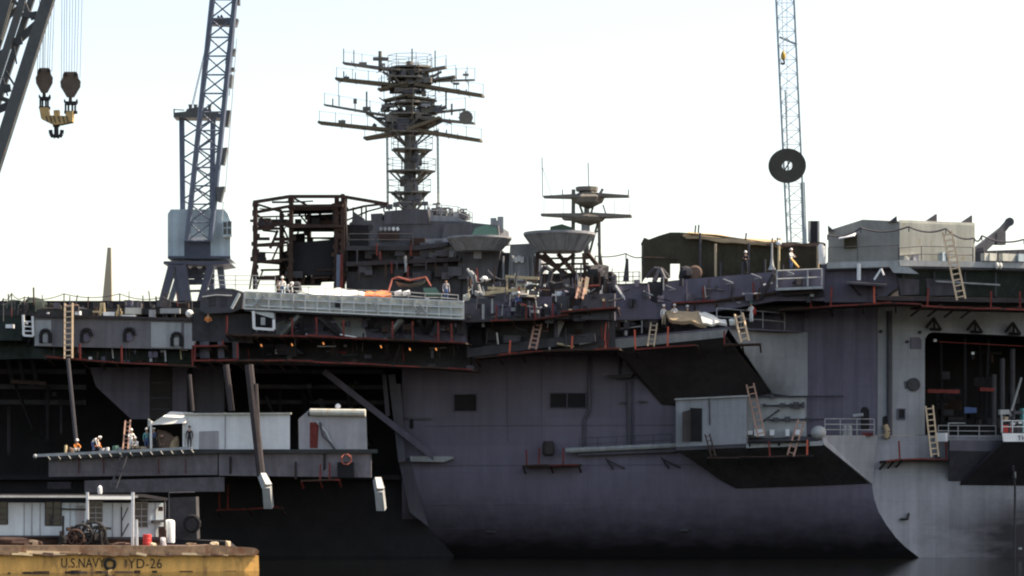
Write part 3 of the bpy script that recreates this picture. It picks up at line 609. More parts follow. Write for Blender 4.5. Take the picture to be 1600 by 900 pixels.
# ================================================================= island
ig, il = 'island grey paint', 'island light paint'
IO = -4.0
isl = MB(); isl.hp([(541,385),(800,395),(800,476),(541,476)], IO, 9); isl = part(isl, 'island', ig)
def ip(uv, o, th, name, m): return part(MB().hp(uv, o, th), name, m, isl)
ip([(546,348),(556,344),(735,346),(735,388),(541,388)], IO+.2, 8, 'bridge_block', ig)
ip([(579,334),(597,333),(598,349),(580,349)], IO+.1, 5, 'pilot_house', ig)
ip([(600,330),(650,326),(668,328),(672,350),(600,350)], IO+.3, 5, 'pilot_house', ig)
ip([(549,348),(553,331),(568,341),(572,348)], IO-.5, .4, 'signal_screen', ig)
ip([(660,348),(675,336),(712,338),(735,348)], IO-.2, 5, 'director_platform', il)
ip([(695,350),(740,348),(778,352),(780,374),(760,378),(690,372)], IO+.8, 6, 'bridge_wing', ig)
ip([(655,374),(700,372),(738,374),(722,400),(650,404)], IO+.9, 2, 'funnel_casing', il)
ip([(541,384),(648,384),(700,378),(700,384),(650,391),(541,391)], IO+1.6, 1.6, 'walkway', 'interior dark')
ip([(541,409),(720,402),(720,408),(541,416)], IO+1.5, 1.5, 'walkway', 'underside primer')
ip([(556,396),(578,395),(578,405),(556,408)], IO+.3, .3, 'shell_panel', il); ip([(620,393),(642,392),(642,404),(620,405)], IO+.3, .3, 'shell_panel', il)
ip([(573,351),(581,351),(581,359),(573,359)], IO+.35, .2, 'ventilator', 'interior dark')
for i in range(5): part(MB().prism([H(592+i*6.6,356,IO+.4),H(596+i*6.6,354,IO+.4),H(598+i*6.6,359,IO+.4),H(594+i*6.6,361,IO+.4)], (0,.08,0)), 'bridge_window', 'white paint' if i > 2 else 'light grey paint', isl)
for i in range(16):
    u = 545+R.uniform(0,170); v = R.choice((388,398,414,424)); part(MB().bar(H(u,v+R.uniform(4,16),IO+1.9), H(u+R.uniform(-1,1),v-R.uniform(4,10),IO+1.9), .12), 'staging_post', R.choice(('red lead','scaffold plank','dark grey paint','interior dark')), isl)
for i in range(26):
    u = 550+R.uniform(0,165); v = R.uniform(378,436); part(MB().box(H(u,v,IO+1.0), (R.uniform(.3,1.4),.5,R.uniform(.2,.9))), 'deck_fitting', R.choice((ig,'interior dark','interior dark','dark grey paint','underside primer')), isl)
for i in range(5): part(MB().hp([(586+i*6,391.5),(589+i*6,391.5),(590+i*6,394),(587+i*6,394)], IO+.3, .1), 'bridge_window', 'light grey paint', isl)
ip([(590,363),(622,361),(624,374),(592,376)], IO+.45, .2, 'vent_louvre', 'scaffold plank')
ip([(640,372),(664,372),(664,402),(640,402)], IO+1.0, .4, 'access_trunk', 'scaffold plank')
mb = MB(); rail(mb, [H(545,384,IO+1.5),H(590,384,IO+1.5),H(645,384,IO+1.5)], 1.0, 2, .04); part(mb, 'rail', 'dark grey paint', isl)
mb = MB(); mb.tube(H(633,400,IO+1.8), H(635,425,IO+1.8), .12); part(mb, 'pipe', 'light grey paint', isl)
ip([(541,425),(720,418),(720,476),(541,476)], IO+.6, .6, 'lower_deckhouse', 'interior dark')
ip([(700,392),(712,392),(712,402),(700,402)], IO+1.2, .2, 'doorway', il)
# roof clutter on the bridge
for u, v, h in ((600,331,10),(608,329,6),(619,329,9),(634,327,7),(645,322,12),(654,322,14),(664,330,12)):
    mb = MB(); mb.tube(H(u,v,IO-1.5), H(u,v-h,IO-1.5), .07, 5); mb.box(H(u,v-h,IO-1.5), (R.uniform(.4,.9),.4,R.uniform(.2,.5))); part(mb, 'deck_fitting', ig, isl)
for i in range(26):
    u = 664+i*2.7; v = 341-R.uniform(0,18)*(1-i/40); mb = MB(); mb.box(H(u,v,IO-1-R.random()*2), (R.uniform(.2,.7),.5,R.uniform(.2,.8)))
    mb.tube(H(u,345,IO-1.5), H(u+R.uniform(-2,2),v-R.uniform(0,7),IO-1.5), .05, 4); part(mb, 'deck_fitting', R.choice((il,ig,'light grey paint')), isl)
mb = MB(); rail(mb, [H(668,337,IO-.2),H(690,337,IO-.2),H(716,340,IO-.2),H(738,349,IO-.2)], .9, 2, .035); part(mb, 'rail', il, isl)
for u, v in ((697,325),(724,327),(682,318)): part(MB().path([H(u-6,v+1,IO-1),H(u+6,v,IO-1),H(u,v,IO-1),H(u,v+18,IO-1)], .07, 5), 'signal_yard', ig, isl)
# radar tubs
def radar_tub(u, v, ru, hv, r0u, o, m, cov, label, nl):
    c = H(u, v+hv, o); s = (D-o)/F; r1, r0, h = ru*s, r0u*s, hv*s
    mb = MB(); mb.lathe([(r0,0),(r0*1.05,.1),(r1*.95,h*.85),(r1,h*.86),(r1,h),(r1-.12,h),(r1-.15,h*.8),(.3,h*.7)], c, 24); t = part(mb, 'radar_tub', m, ship, label)
    for i in range(14):
        a = i*math.pi/7; d = V((math.cos(a), math.sin(a), 0)); part(MB().tube(c+d*(r0*1.06)+V((0,0,.1)), c+d*(r1*.965)+V((0,0,h*.85)), .07, 4), 'rib', m, t)
    return t, c, h
t1, c1_, h1 = radar_tub(749,371,51,22,32,-2.0,'island light paint','g','dark tub under the green cover',0)
t2_, c2_, h2 = radar_tub(874,364,56,30,35,-1.0,'light grey paint' if 0 else 'island light paint','d','pale ribbed tub on trestle legs',0)
part(MB().hp([(716,392),(782,390),(776,436),(716,436)], -3, 2), 'tub_pedestal', ig, t1)
part(MB().hp([(740,385),(752,385),(752,404),(740,404)], -2.6+.9, .2), 'door', il, t1)
for u0, v0, u1, v1 in ((850,397,878,426),(872,397,899,428),(898,397,858,428),(912,396,915,436),(842,400,885,428),(918,396,946,430),(840,395,838,436)):
    part(MB().bar(H(u0,v0,-1), H(u1,v1,-.6), .3), 'tub_leg', 'scaffold plank', t2_)
for v in (404,413,421): part(MB().bar(H(846,v,-.9), H(920,v-1,-.9), .16), 'tub_beam', 'scaffold plank', t2_)
part(MB().hp([(842,428),(955,424),(958,470),(842,472)], -1.2, 4), 'tub_base', 'underside primer', t2_)
# covered sets on the tubs and the platform beyond
one(MB().prism([H(737,368,-2),H(742,357,-2),H(760,351,-2),H(776,356,-2),H(778,368,-2)], (0,2.4,0)), 'covered_radar_set', 'green canvas', 'sea green canvas cover on the darker radar tub beside the bridge', 'canvas cover')
one(MB().prism([H(860,364,-2.4),H(860,354,-2.4),H(878,350,-2.4),H(893,355,-2.4),H(894,364,-2.4)], (0,2.2,0)), 'covered_radar_set', 'dark green canvas', 'dark green canvas cover standing on the pale ribbed radar tub', 'canvas cover')
for u, v in ((771,345),(777,349),(782,343)): part(MB().box(H(u, v+8, -4.5), (.5,.6,1.3)), 'deck_fitting', il, isl)
ip([(797,382),(836,380),(842,436),(794,438)], -2.5, 5, 'deckhouse', il)
for i in range(4): part(MB().box(H(801+i*5, 404+(i%2)*2, -2.3), (.22,.2,.5), .3), 'deckhouse_window', 'white paint', isl)
for u in (786,800,825,832): part(MB().tube(H(u,400,-2.2), H(u+1,436,-2.2), .1, 5), 'pipe', il, isl)
part(MB().bar(H(838,398,-2.2), H(856,402,-1.5), .5, .2), 'deckhouse_lip', 'pale green grey paint', isl)
# main mast
MO = -9.0
mast = MB(); mast.tube(H(640,476,MO), H(641,215,MO), .62, 14, .50); mast.tube(H(641,215,MO), H(640,96,MO), .5, 12, .3)
mast = part(mast, 'mast', 'mast paint')
def yard(u0, v0, u1, v1, w0=1.6, w1=1.0, th=.22, m='mast paint', rl=1, nm='yard_platform'):
    a, b = H(u0,v0,MO), H(u1,v1,MO); k = part(MB().bar(a, b, w0, th, w1, th*.7), nm, m, mast)
    mb = MB(); n = max(1, int(abs(u1-u0)/26))
    for i in range(n+1 if rl else 0): q = a.lerp(b, 1-i/(n+.6)); mb.tube(q, q+V((0,0,1.05)), .025, 4)
    if rl: mb.tube(a.lerp(b,.05)+V((0,0,1.0)), b+V((0,0,1.0)), .014, 4); part(mb, 'rail', 'mast paint', k)
    return k
for a in ((640,113,537,99),(640,116,697,105),(640,136,526,124,1.7,1.5,.28),(640,132,712,120),(640,128,742,125,1.0,.6,.14),(640,131,592,141,2.2,1.4),(650,133,755,150,1.7,1.5,.28),
          (640,150,600,158,1.8,1.2),(640,152,681,157,1.8,1.2),(640,187,507,164,1.3,.7,.18),(640,186,697,167,1.3,.9),(680,176,727,171,.9,.6,.14),(640,207,499,192,1.7,1.5,.28),
          (640,205,690,185,2.6,2.0,.3),(680,187,742,193,1.4,1.0,.18),(640,205,570,217,2.4,1.5,.26),(645,203,752,220,1.9,1.5,.28)):
    yard(*a, m='mast plank' if len(a) > 4 and a[4] > 1.6 else 'mast paint')
for v, ru, sq in ((234,41,.3),(267,45,.36),(300,42,.4),(316,26,.4),(104,34,.7),(121,40,.6),(160,40,.5),(178,42,.7),(206,38,.5)):
    s = (D-MO)/F; mb = MB(); c = H(641,v,MO); a0 = R.uniform(0,1); nn = R.choice((5,6,7)); ang = [a0+i*2*math.pi/nn+R.uniform(-.25,.25) for i in range(nn)]; rr = [ru*s*R.uniform(.72,1.08) for _ in ang]
    pl = [c+V((math.cos(a)*q, math.sin(a)*q*.8, R.uniform(-.03,.03))) for a, q in zip(ang, rr)]; mb.slab(pl, .14); k_ = part(mb, 'ring_platform', 'mast paint', mast)
    for p in pl: part(MB().bar(p.lerp(c,.12)-V((0,0,.1)), V((c.x,c.y,c.z-.5-ru*s*.35))+(p-c)*.2, .14), 'bracket', 'mast paint', k_)
    mb = MB(); rail(mb, pl+pl[:1], 1.0, 2, .028); part(mb, 'rail', 'mast paint', k_)
for v, k in ((112,26),(126,30),(170,40),(183,40),(196,26),(143,20),(251,10),(282,8)):
    for i in range(max(3, k//2)):
        u = 641+R.uniform(-k, k)*1.1; c = H(u, v+R.uniform(-7,7), MO+R.uniform(-1,1)); part(MB().box(c, (R.uniform(.2,1.3),R.uniform(.3,.8),R.uniform(.1,.7)), R.uniform(-.3,.3)).bar(c, c+V((R.uniform(-1.2,1.2),R.uniform(-.5,.5),R.uniform(-.8,.8))), .1), 'mast_fitting', R.choice(('mast paint','mast paint','mast paint','island grey paint','island light paint','dark grey paint')), mast)
for u0, v0, u1, v1 in ((641,140,598,112),(641,140,690,112),(641,215,602,185),(641,215,575,178),(641,215,690,190),(641,290,666,270),(641,325,665,300),(620,210,578,178),(641,170,670,152),(641,320,612,302)):
    part(MB().tube(H(u0,v0,MO+.3), H(u1,v1,MO+.3), .12, 5), 'mast_brace', 'mast paint', mast)
for u, v0, v1, r in ((537,98,76,.05),(553,100,78,.05),(644,112,76,.07),(680,110,79,.06),(697,105,92,.04),(730,122,104,.03),(573,180,143,.08),(697,167,140,.08),(529,165,128,.03),(520,165,154,.06),(706,180,162,.09),(730,192,172,.04),(622,232,215,.05),(628,266,246,.06)):
    part(MB().tube(H(u,v0,MO), H(u,v1,MO), r, 5), 'antenna', 'mast paint', mast)
for a in ((537,640,99,113),(526,640,124,136),(507,640,164,187),(499,640,192,207),(640,752,203,220),(640,742,128,125),(640,755,133,150),(640,742,187,193)):
    for i in range(5):
        t = R.uniform(.05,.95); u, v = a[0]+(a[1]-a[0])*t, a[2]+(a[3]-a[2])*t; hgt = R.choice((4,6,9,14)); mb = MB(); mb.tube(H(u,v,MO+R.uniform(-.6,.6)), H(u+R.uniform(-1,1),v-hgt,MO), R.uniform(.03,.07), 5)
        if R.random() < .5: mb.box(H(u,v-R.uniform(1,hgt),MO), (R.uniform(.2,.7),.3,R.uniform(.15,.4)))
        part(mb, 'yard_fitting', R.choice(('mast paint','mast paint','island grey paint','island light paint')), mast)
        part(MB().tube(H(u,v,MO), H(u+R.uniform(-12,12),v+R.uniform(3,8),MO+R.uniform(-1,1)), .03, 4), 'yard_stay', 'mast paint', mast)
mb = MB(); mb.tube(H(594,112,MO), H(594,80,MO), .16, 6); mb.bar(H(583,92,MO), H(607,92.5,MO), .22, .3); part(mb, 'antenna', 'mast paint', mast)
mb = MB()
for a in range(7): mb.bar(H(716+a*1.4,184,MO-.2), H(722+a*2.5,178+abs(a-3)*1.5,MO-.2), .08)
mb.lathe([(.35,-.08),(.6,.1),(.62,.12)], H(728,184,MO+.4), 10, rt); part(mb, 'antenna', 'mast paint', mast)
for u in (604,683):
    mb = MB(); mb.tube(H(u,214,MO+.6), H(u+1,322,MO+.6), .06, 5); mb.tube(H(u+2,214,MO+.2), H(u+3,322,MO+.2), .04, 5)
    for i in range(14): mb.tube(H(u,218+i*7.5,MO+.6), H(u+2.6,218+i*7.5,MO+.2), .03, 4)
    part(mb, 'mast_ladder', 'mast paint', mast)
for i in range(10): part(MB().box(H(652+R.uniform(-3,4), 230+i*9, MO+.5), (.3,.3,.6)), 'cable_trunk', 'island light paint', mast)
# second, smaller mast aft of the tubs
AO = -5.0
am = MB(); am.tube(H(938,470,AO), H(936,345,AO), .13, 6); am.tube(H(895,452,AO), H(896,296,AO), .16, 6); am.tube(H(935,380,AO), H(945,440,AO), .1, 6); am.tube(H(934,348,AO), H(920,400,AO), .1, 6); am.tube(H(916,405,AO), H(917,296,AO), .22, 8)
am = part(am, 'radar_mast', 'mast paint')
def y2(u0, v0, u1, v1, w0, w1, th): part(MB().bar(H(u0,v0,AO), H(u1,v1,AO), w0, th, w1, th*.5), 'yard_platform', 'mast paint', am)
for a in ((918,307,850,308,2,.8,.35),(918,305,983,307,2,.8,.35),(918,338,846,336,2.4,1,.35),(918,337,987,338,2.4,1,.4),(925,342,880,342,2,1.6,.35)): y2(*a)
s = (D-AO)/F
part(MB().lathe([(.2,-17*s),(22*s,-8*s),(26*s,0),(24*s,2*s),(12*s,10*s),(3*s,13*s)], H(919,309,AO), 6), 'radar_house', 'mast paint', am)
part(MB().lathe([(.9,0),(.95,.35)], H(917,299,AO), 10), 'lamp_ring', 'mast paint', am)
part(MB().lathe([(.2,-12*s),(24*s,-5*s),(28*s,0),(28*s,2*s),(10*s,8*s)], H(918,341,AO), 8), 'ring_platform', 'mast paint', am)
part(MB().tube(H(915,343,AO), H(915,362,AO), .36, 10), 'radar_drum', 'island light paint', am)
for u0, v0, u1, v1, r in ((848,308,847,246,.04),(920,296,919,254,.045),(879,308,879,296,.05),(948,338,942,320,.06),(937,304,942,295,.12),(982,307,982,296,.05),(850,336,850,312,.02),(880,338,880,312,.02),(960,338,960,314,.02),(984,337,983,314,.02),(862,306,848,262,.02),(905,318,912,338,.1),(928,318,922,338,.1),(935,360,920,372,.06),(936,370,941,420,.05)):
    part(MB().tube(H(u0,v0,AO), H(u1,v1,AO), r, 5), 'antenna', 'mast paint', am)
# staging of lattice poles and netting right beside the small mast
part(MB().bar(H(978,440,-3), H(980,404,-3), .5, .5, .2, .2), 'flag_staff', 'dark grey paint')
mb = MB(); rail(mb, span(H,945,447,1000,446,5,2), 1.1, 3, .035); part(mb, 'deck_rail', 'dark grey paint')

# small fittings that crowd the deck edge and galleries
for n_, (u0, u1, v0, v1, o0, o1) in ((70,(728,962,436,474,6.0,8.5)),(30,(728,960,476,500,7.4,8.6)),(24,(740,960,508,545,5.4,7.5)),(34,(395,728,497,532,8.0,9.6)),(26,(300,735,538,566,6.0,8.6)),(60,(0,300,474,497,4.0,7.8)),(26,(965,1285,436,476,5.1,5.8)),(20,(845,960,428,470,-1.5,1.0)),(18,(948,1060,492,520,4.0,4.8)),(24,(60,300,545,566,7.2,8.4))):
    for i in range(int(n_*1.5)):
        u, v, o = R.uniform(u0,u1), R.uniform(v0,v1), R.uniform(o0,o1); k = R.random(); mb = MB(); c = H(u,v,o)
        m_ = R.choice(('dark grey paint','interior dark','lower hull paint','dark primer','scaffold plank','underside primer','haze grey hull paint','red lead','light grey paint','cloth white' if R.random() < .35 else 'dark grey paint','timber' if R.random() < .3 else 'interior dark'))
        big = m_ in ('cloth white','timber','light grey paint')
        if k < .45 and m_ == 'red lead': m_ = 'dark primer'
        if k < .45: mb.box(c, (R.uniform(.12,.3 if big else .8), .3, R.uniform(.12,.35 if big else .7)), R.uniform(-.3,.3))
        elif k < .8: mb.tube(c, c+V((R.uniform(-.15,.15),R.uniform(-.1,.1),R.uniform(.5,1.5))), R.uniform(.03,.08), 5)
        else: mb.tube(c, c+V((R.uniform(-1.6,1.6),0,R.uniform(-.3,.3))), R.uniform(.03,.09), 5)
        part(mb, 'deck_fitting' if v < 500 else 'gallery_fitting', m_)
# ================================================================= red staging, ladders
def scaffold(pts, o, label, posts=(), dep=1.3, m='scaffold plank', edge_m='red lead', ph=22, f=H, drop=10, pm='red lead', group='red staging platforms hung along the ship'):
    ps = [f(u, v, o) for u, v in pts]; t = thing('scaffold_platform', label, 'scaffold', ps[0]-V((0,0,.2)), group)
    e = V((0.15*dep, dep, 0)) if f is H else V((-.24*dep, .97*dep, 0))
    mb = MB()
    for a, b in zip(ps, ps[1:]): mb.prism([a, b, b-V((0,0,.14)), a-V((0,0,.14))], e)
    part(mb, 'plank_deck', m, t)
    off = -e.normalized()*.06
    for a, b in zip(ps, ps[1:]):
        n = max(1, round((b-a).length/2.2))
        for i in range(n):
            q0, q1 = a.lerp(b, i/n), a.lerp(b, (i+R.uniform(.86,1.0))/n); j0, j1 = V((0,0,R.uniform(-.09,.02))), V((0,0,R.uniform(-.09,.02)))
            part(MB().bar(q0+off+j0, q1+off+j1, .07, R.uniform(.07,.13)), 'edge_board', R.choice((edge_m, edge_m, edge_m, 'scaffold plank')), t)
            if R.random() < .35: part(MB().box(q0.lerp(q1,R.random())+e*R.uniform(.2,.8)+V((0,0,.18)), (R.uniform(.15,.6),.25,R.uniform(.12,.45)), R.uniform(-.4,.4)), 'staged_gear', R.choice(('interior dark','dark grey paint','scaffold plank','dark primer','timber' if R.random()<.2 else 'interior dark')), t)
    for u in posts:
        pm_ = pm
        if isinstance(u, tuple): u, pm_ = u
        for (a, va), (b, vb) in zip(pts, pts[1:]):
            if min(a,b) <= u <= max(a,b): v = va+(vb-va)*(u-a)/(b-a)
        part(MB().bar(f(u, v+1, o), f(u+R.uniform(-1.6,1.6), v-ph*R.uniform(.9,1.05), o), .13), 'post', M_(pm_), t)
    n = max(2, int((ps[-1]-ps[0]).length/3))
    for i in range(n+1):
        q = ps[0].lerp(ps[-1], (i+.02)/(n+.04)) if len(ps) == 2 else ps[0].lerp(ps[1], (i+.02)/(n+.04))
        mb = MB(); mb.bar(q+e*.1-V((0,0,.15)), q+e*.98-V((0,0,.15+drop*.05)), .12); part(mb, 'bracket', m, t)
    return t
def M_(x): return x
OP = 'orange red post'
scaffold([(72,557),(180,565),(304,571)], LO+1.2, 'long dark red staging plank under the deck edge box with mooring ports', [(125,'red lead'),(190,'red lead'),(301,'red lead')], 2.2, ph=26)
scaffold([(300,540),(352,539)], 9.8, 'short red staging between the mooring port box and the dark tub', [(355-6,'red lead')], 1.5, ph=8)
scaffold([(352,522),(480,524),(700,533),(728,535)], 10.4, 'upper red staging running under the bright catwalk screen', [(354,'red lead'),457,495,(537,'red lead'),(613,'red lead'),(645,'red lead'),(685,'red lead'),(706,'red lead')], 3.2, ph=28)
scaffold([(300,562),(450,562),(660,572),(738,577)], 9.8, 'lower red staging below the row of lit work lamps', [(304,'red lead'),(371,'red lead')], 4.0, ph=28)
scaffold([(742,558),(850,547),(968,544)], 8.4, 'staging with orange posts left of the workers\' sponson', [(796,OP),(893,OP)], 2.6, ph=22)
scaffold([(766,500),(834,498),(890,491)], 9.0, 'red staging under the gallery panels behind the trestle tub', [(775,'red lead'),(822,'red lead'),(836,'red lead'),(863,'red lead')], 1.6, ph=22)
scaffold([(876,487),(965,479)], 9.2, 'red staging below the dark box beneath the small mast', [(944,'red lead')], 1.8, ph=10)
scaffold([(1050,473),(1120,469),(1212,457)], GO+.45, 'sloping red staging under the canvas shelter bulwark', [(1100,'red lead'),(1178,'red lead')], .42, ph=22)
scaffold([(1218,483),(1300,478)], 4.6, 'dark red staging under the railed balcony', [(1267,'red lead')], 2.6, ph=30)
scaffold([(1296,477),(1400,472),(1440,474)], 6.3, 'red staging around the quarter below the grey shed', [(1298,'red lead'),(1366,OP)], 2.6, ph=30)
scaffold([(1440,478),(1520,481),(1620,483)], 5.6, 'dark staging under the stern deck netting beside the long ladder', [(1449,'red lead'),(1548,'red lead'),(1594,'red lead')], 2.4, ph=28, f=T)
scaffold([(992,545),(1090,538)], 6.6, 'red staging hung in front of the workers\' sponson', [(993,OP),(1043,OP)], 1.6, ph=30)
scaffold([(1132,538),(1188,536)], 6.9, 'brown staging plank at the nose of the workers\' sponson carrying a pale ladder', [(1132,'red lead')], 1.4, ph=22, edge_m='ladder wood' if 0 else 'scaffold plank')
scaffold([(1170,690),(1264,688)], 5.2, 'black staging plank along the lower sponson edge', [], .8, edge_m='interior black', m='interior black')
scaffold([(1105,714),(1205,713),(1270,711)], 5.4, 'staging with two orange posts hung below the lower sponson', [(1203,'red lead'),(1261,OP)], 1.2, ph=24, m='interior black', edge_m='scaffold plank')
scaffold([(1384,720),(1410,717),(1486,717)], 1.5, 'red staging hung on the transom below the long ladder', [(1406,'red lead'),(1479,'red lead')], 1.4, ph=28, f=T, m='interior black')
scaffold([(816,727),(905,725)], 1.6, 'small dark red staging on the ship\'s side by the round locker', [(823,'red lead'),(842,'red lead'),(880,'red lead')], 1.5, ph=26)
scaffold([(338,796),(440,792)], 6, 'dim red staging far under the lowered elevator', [(343,'red lead'),(356,'red lead')], 1.4, ph=40)
scaffold([(470,750),(530,748)], EO-.2, 'red staging slung on the elevator front below the coiled hose', [(500,'red lead'),(515,'red lead')], .9, ph=26, m='red lead')

def ladder(a, b, wdt, label, m='ladder wood', n=8, th=.12, f=H):
    d = (b-a); up = d.normalized(); side = V((1,-.1,0)); side = (side-up*side.dot(up)).normalized()
    t = thing('wooden_ladder', label, 'ladder', a if a.z < b.z else b, 'wooden ladders leaning on the ship')
    j = side.cross(up)*.01
    for k in (-1, 1): part(MB().bar(a+side*k*wdt/2, b+side*k*wdt/2, th, th*1.1), 'side_rail', m, t)
    for i in range(n): q = a+d*((i+.5)/n); part(MB().bar(q-side*wdt/2+j, q+side*wdt/2+j, th*1.0, th*.8), 'rung', m, t)
    return t
ladder(H(107,560,LO+2), H(107.5,474,LO+.7), .62, 'tall wooden ladder against the deck edge box with mooring ports', 'weathered ladder wood' if 0 else 'ladder wood', 10, .13)
ladder(H(1502,468,8.5), H(1480,362,8.0), .66, 'tallest ladder, rising past the stern deck to the white shed', 'ladder wood', 12, .13)
ladder(H(1164,534,6.6), H(1154,490,5.9), .62, 'bright pale ladder between the workers\' sponson and its brown plank', 'ladder wood', 5, .13)
ladder(H(1190,682,3.2), H(1172,600,2.3), .58, 'reddish ladder leaning beside the sponson house', 'weathered ladder wood', 8, .12)
ladder(H(1235,712,5.6), H(1252,657,4.2), .50, 'thin ladder leaning right down to the orange posts', 'weathered ladder wood', 6, .09)
ladder(H(1115,714,5.6), H(1105,678,4.2), .36, 'shadowy narrow ladder at the sponson house door', 'scaffold plank', 5, .08)
ladder(T(1461,714,1.6), T(1452,634,1.0), .58, 'pale ladder hung from the fantail opening at the transom', 'ladder wood', 9, .12)
ladder(H(832,546,8.6), H(841,505,7.4), .55, 'dark worn ladder on the staging with orange posts', 'weathered ladder wood', 6, .12)
ladder(H(1017,541,6.4), H(1022,505,5.2), .5, 'grey stepladder at the left end of the workers\' sponson', 'cloth tan', 5, .1)
ladder(H(196,702,EO-1), H(200,657,EO-3), .4, 'dark ladder standing on the lowered elevator behind the white clad worker', 'weathered ladder wood', 7, .1)
ladder(H(176,766,EO+1.6), H(194,712,EO+1.0), .45, 'dim ladder hanging below the elevator edge', 'dark grey paint', 8, .09)
ladder(H(905,467,8.9), H(912,433,7.2), .5, 'orange tinted pair of steps below the small mast', 'orange canvas' if 0 else 'weathered ladder wood', 5, .13)
# ================================================================= staging tower at the island
tw = thing('scaffold_tower', 'tall red brown staging cage round the forward end of the island', 'scaffold tower', H(470,470,-4))
TOo = -3.0
def tp_(u, v, o=TOo): return H(u, v, o)
for u, v0, v1, o in ((398,452,315,-2),(439,446,331,-9),(454,446,306,-3),(482,446,322,-9),(525,476,308,-3),(535,476,303,-3),(538,440,308,-9)):
    mb = MB(); mb.bar(tp_(u,v0,o), tp_(u+.6,v1,o), .32); mb.bar(tp_(u+3,v0,o-.6), tp_(u+3.4,v1+3,o-.6), .14)
    for i in range(int((v0-v1)/12)): mb.box(tp_(u+R.uniform(-3,3), v1+6+i*12, o), (R.uniform(.3,.6),.3,R.uniform(.2,.5)))
    part(mb, 'post', 'scaffold plank', tw)
for pts, o, th in (([(396,316),(453,307),(535,307),(606,319)],-2,.30),([(398,332),(454,322),(536,321)],-2.5,.26),([(399,339),(482,337),(520,346)],-8,.14),([(398,358),(440,350),(525,354)],-3,.24),([(398,383),(450,379)],-3,.24),([(398,394),(450,396)],-8,.12),([(398,410),(452,405)],-3,.24),([(398,435),(450,431)],-3,.28),([(538,330),(570,322),(606,318)],-6,.2),([(540,345),(575,330),(606,322)],-9,.14),([(395,317),(440,331)],-5,.2),([(454,307),(482,322)],-5,.2),([(439,331),(538,325)],-9,.2)):
    mb = MB()
    for a, b in zip(pts, pts[1:]): mb.bar(tp_(*a,o), tp_(*b,o), th, th*.9)
    part(mb, 'ledger', 'scaffold plank', tw)
for u in (552,565,572): part(MB().bar(tp_(u,348,-6), tp_(u,324,-6), .14), 'post', 'scaffold plank', tw)
for v, u0, u1, o in ((356,400,440,-4),(382,400,440,-4),(407,400,440,-4),(434,400,436,-4),(352,448,538,-4),(325,455,537,-5)):
    part(MB().slab([tp_(u0,v,o+1.5),tp_(u1,v-1,o+1.5),tp_(u1,v-1,o-3),tp_(u0,v,o-3)], .22), 'plank_deck', 'scaffold plank', tw)
for u0, v0, u1, v1, o in ((390,452,398,400,-1),(440,350,454,382,-5),(440,400,454,440,-5),(455,320,482,352,-6),(398,332,420,350,-3),(441,440,452,412,-5),(482,322,525,352,-6)):
    part(MB().bar(tp_(u0,v0,o), tp_(u1,v1,o), .14), 'brace', 'scaffold plank', tw)
mb = MB(); mb.hp([(448,380),(520,374),(525,350),(575,352),(575,428),(448,432)], -3.6, .25); mb.hp([(452,352),(530,351),(528,362),(454,362)], -4, .2); part(mb, 'dark_screen', 'interior black', tw)
for uv in ([(441,394),(453,390),(453,430),(441,432)],[(456,324),(524,323),(524,333),(456,335)],[(484,336),(520,334),(520,352),(484,352)],[(456,366),(476,364),(476,380),(456,382)],[(496,430),(525,428),(525,440),(496,441)]): part(MB().hp(uv, -6.2, .2), 'dark_screen', R.choice(('interior black','underside primer')), tw)
part(MB().hp([(518,318),(540,314),(544,425),(526,425)], -3.2, .3), 'dark_screen', 'underside primer', tw)
for u in (460,472,488): part(MB().bar(tp_(u,444,-4), tp_(u+3,428,-4), .3), 'brace', 'scaffold plank', tw)
part(MB().bar(tp_(528,452,-2.5), tp_(529,398,-2.5), .3), 'post', 'crane blue', tw); part(MB().bar(tp_(533,476,-2.5), tp_(534,398,-2.5), .24), 'post', 'red lead', tw)
for u in (430,): part(MB().hp([(430,436),(505,430),(500,446),(430,446)], -4.5, .3), 'dark_screen', 'interior black', tw)
for i in range(46):
    u0 = R.uniform(398,530); v0 = R.choice((316,326,338,352,360,372,384,396,410,422,434)); o = R.uniform(-8,-2.5); k = R.random()
    a = tp_(u0,v0,o); b = tp_(u0+R.uniform(15,60),v0+R.uniform(-3,3),o) if k < .5 else tp_(u0+R.uniform(-14,14),v0+R.uniform(12,30),o)
    if H(u0,v0,o).x > 0 or u0+60 > 545: b = tp_(min(u0+30,538),v0+R.uniform(-2,2),o)
    part(MB().bar(a, b, R.uniform(.08,.2)), 'ledger' if k < .5 else 'brace', R.choice(('scaffold plank','scaffold plank','underside primer','mast paint')), tw)
for i in range(22):
    u0 = R.uniform(400,520); v0 = R.choice((352,356,382,407,434)); part(MB().box(tp_(u0,v0-R.uniform(1,9),R.uniform(-7,-3)), (R.uniform(.3,1.6),.4,R.uniform(.2,1.0))), 'stored_board', R.choice(('scaffold plank','interior dark','underside primer')), tw)
